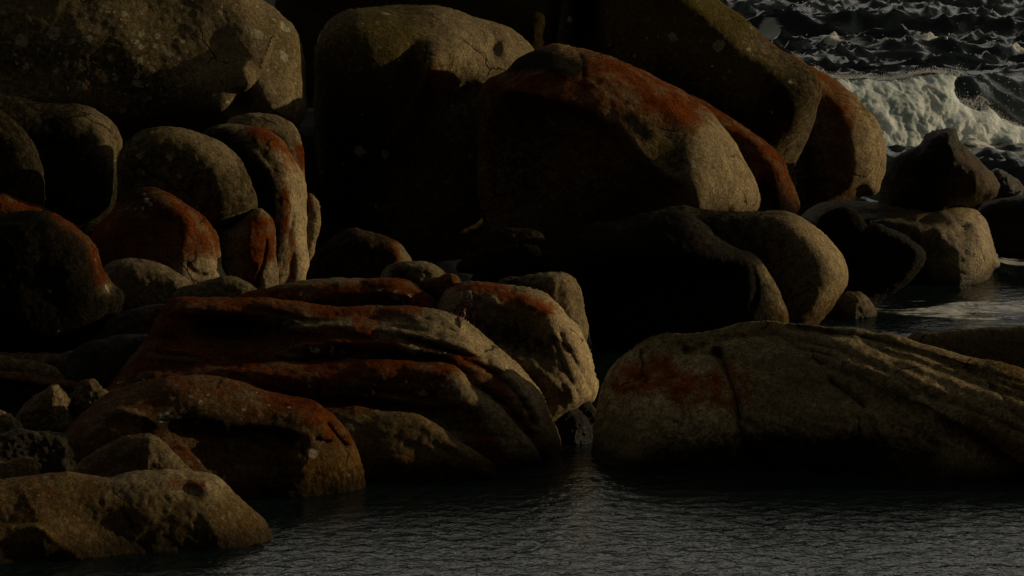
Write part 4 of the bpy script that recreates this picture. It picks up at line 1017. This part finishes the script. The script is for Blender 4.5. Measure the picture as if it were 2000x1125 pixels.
me = bpy.data.meshes.new('ring'); make_mesh(me, np.array([tuple(x) for x in v]), np.array(q)); me.materials.append(IRON)
o = bpy.data.objects.new('ring', me); COL.objects.link(o); o.parent = root

# dried kelp: a hank of narrow glossy straps draped down the gully
m, nt, bs, out = new_mat('dried_kelp'); B = NB(nt)
co = B.node('ShaderNodeNewGeometry').outputs['Position']
B.set(bs.inputs['Base Color'], B.mix(B.mapr(B.noise(co, 30, 4, .7), .35, .65), (0.05, 0.018, 0.008), (0.26, 0.10, 0.045)))
bs.inputs['Roughness'].default_value = 0.3
rk = np.random.RandomState(3)
parts = []
for s in range(46):
    y0 = rk.uniform(564, 610); y1 = min(646, y0 + rk.uniform(14, 48))
    off = rk.normal() * 6.5; path = []
    for t in np.linspace(0, 1, 9):
        y = y0 + (y1 - y0) * t
        xc = 914 - 0.05 * (y - 565) - (6 * max(0, (y - 600) / 40))
        if s % 9 == 0: xc -= 22 * t
        x = xc + off + 2.2 * math.sin(t * 7 + s)
        loc, n_, _ = hit(x, y)
        d = Vector(rays(x, y)).normalized()
        path.append(loc - d * (0.02 + 0.05 * abs(math.sin(3 * t + s)) * rk.uniform(.5, 1)))
    # keep strand from jumping in depth
    md = sorted(((p - Vector(CAM)).length for p in path))[4]
    path = [Vector(CAM) + (p - Vector(CAM)).normalized() * min(max((p - Vector(CAM)).length, md - .12), md + .12) for p in path]
    r = rk.uniform(0.007, 0.014)
    parts.append(tube(path, [r * .5] + [r * (1 + .5 * math.sin(2.2 * k + s)) for k in range(7)] + [r * .4], 6))
v, q = join(parts)
me = bpy.data.meshes.new('seaweed'); org = v.mean(0); make_mesh(me, v - org, q); me.materials.append(m)
o = bpy.data.objects.new('seaweed', me); COL.objects.link(o); o.location = org
o['label'] = 'hank of glossy dried brown seaweed hanging between the outcrop and the crumbling boulder'; o['category'] = 'seaweed'

# ------------------------------------------------------------------ low evening sun and sky
SUN_AZ = 11.0     # degrees behind the picture plane, on the right
SUN_EL = 11.0
CLOUD_FILL = 25.0
sd = Vector((math.cos(R_(SUN_EL)) * math.cos(R_(SUN_AZ)), math.cos(R_(SUN_EL)) * math.sin(R_(SUN_AZ)), math.sin(R_(SUN_EL))))
L = bpy.data.lights.new('sun', 'SUN'); L.energy = 4.4; L.angle = R_(0.5); L.color = (1.0, 0.80, 0.50)
lo = bpy.data.objects.new('sun', L); COL.objects.link(lo)
lo.rotation_euler = sd.to_track_quat('Z', 'Y').to_euler()
lo.location = (30, 40, 30)
w = bpy.data.worlds.new('World'); SC.world = w; w.use_nodes = True
nt = w.node_tree
bg = nt.nodes['Background']
sky = nt.nodes.new('ShaderNodeTexSky'); sky.sky_type = 'NISHITA'; sky.sun_disc = False
sky.sun_elevation = R_(SUN_EL); sky.sun_rotation = math.atan2(sd.x, sd.y)
sky.dust_density = 3.0; sky.ozone_density = 1.0; sky.air_density = 1.0
hs = nt.nodes.new('ShaderNodeHueSaturation'); hs.inputs['Saturation'].default_value = 0.35
nt.links.new(sky.outputs[0], hs.inputs['Color'])
B = NB(nt)
dirv = nt.nodes.new('ShaderNodeTexCoord').outputs['Generated']
sx = B.node('ShaderNodeSeparateXYZ'); B.set(sx.inputs[0], dirv)
# unseen cloud bank added to brighten the cove's reflections, above a dimmed horizon
bank = B.math('MULTIPLY', B.mapr(sx.outputs[2], 0.22, 0.28), B.mapr(sx.outputs[2], 0.58, 0.36))
bank = B.math('MULTIPLY', bank, B.mapr(sx.outputs[1], -0.05, 0.55))
cn = B.noise(dirv, 2.6, 6, 0.6)
bank = B.math('MULTIPLY', bank, B.mapr(cn, 0.30, 0.62, 0.55, 1.0))
low = B.math('MULTIPLY', B.mapr(sx.outputs[2], 0.1, 0.6, 0.03, 0.8), B.mapr(sx.outputs[2], 0.5, 0.95, 1.0, 2.2))
base_sky = B.mix(1.0, B.mix(1.0, hs.outputs[0], low, 'MULTIPLY'), (1.0, 0.90, 0.72), 'MULTIPLY')
col = B.mix(bank, base_sky, (CLOUD_FILL * 1.0, CLOUD_FILL * 0.96, CLOUD_FILL * 0.84))
nt.links.new(col, bg.inputs['Color'])
bg.inputs['Strength'].default_value = 0.08
vs = SC.view_settings
SC.display_settings.display_device = 'sRGB'
vs.view_transform = 'Standard'; vs.look = 'None'; vs.gamma = 1.0; vs.use_curve_mapping = False
vs.exposure = -1.2
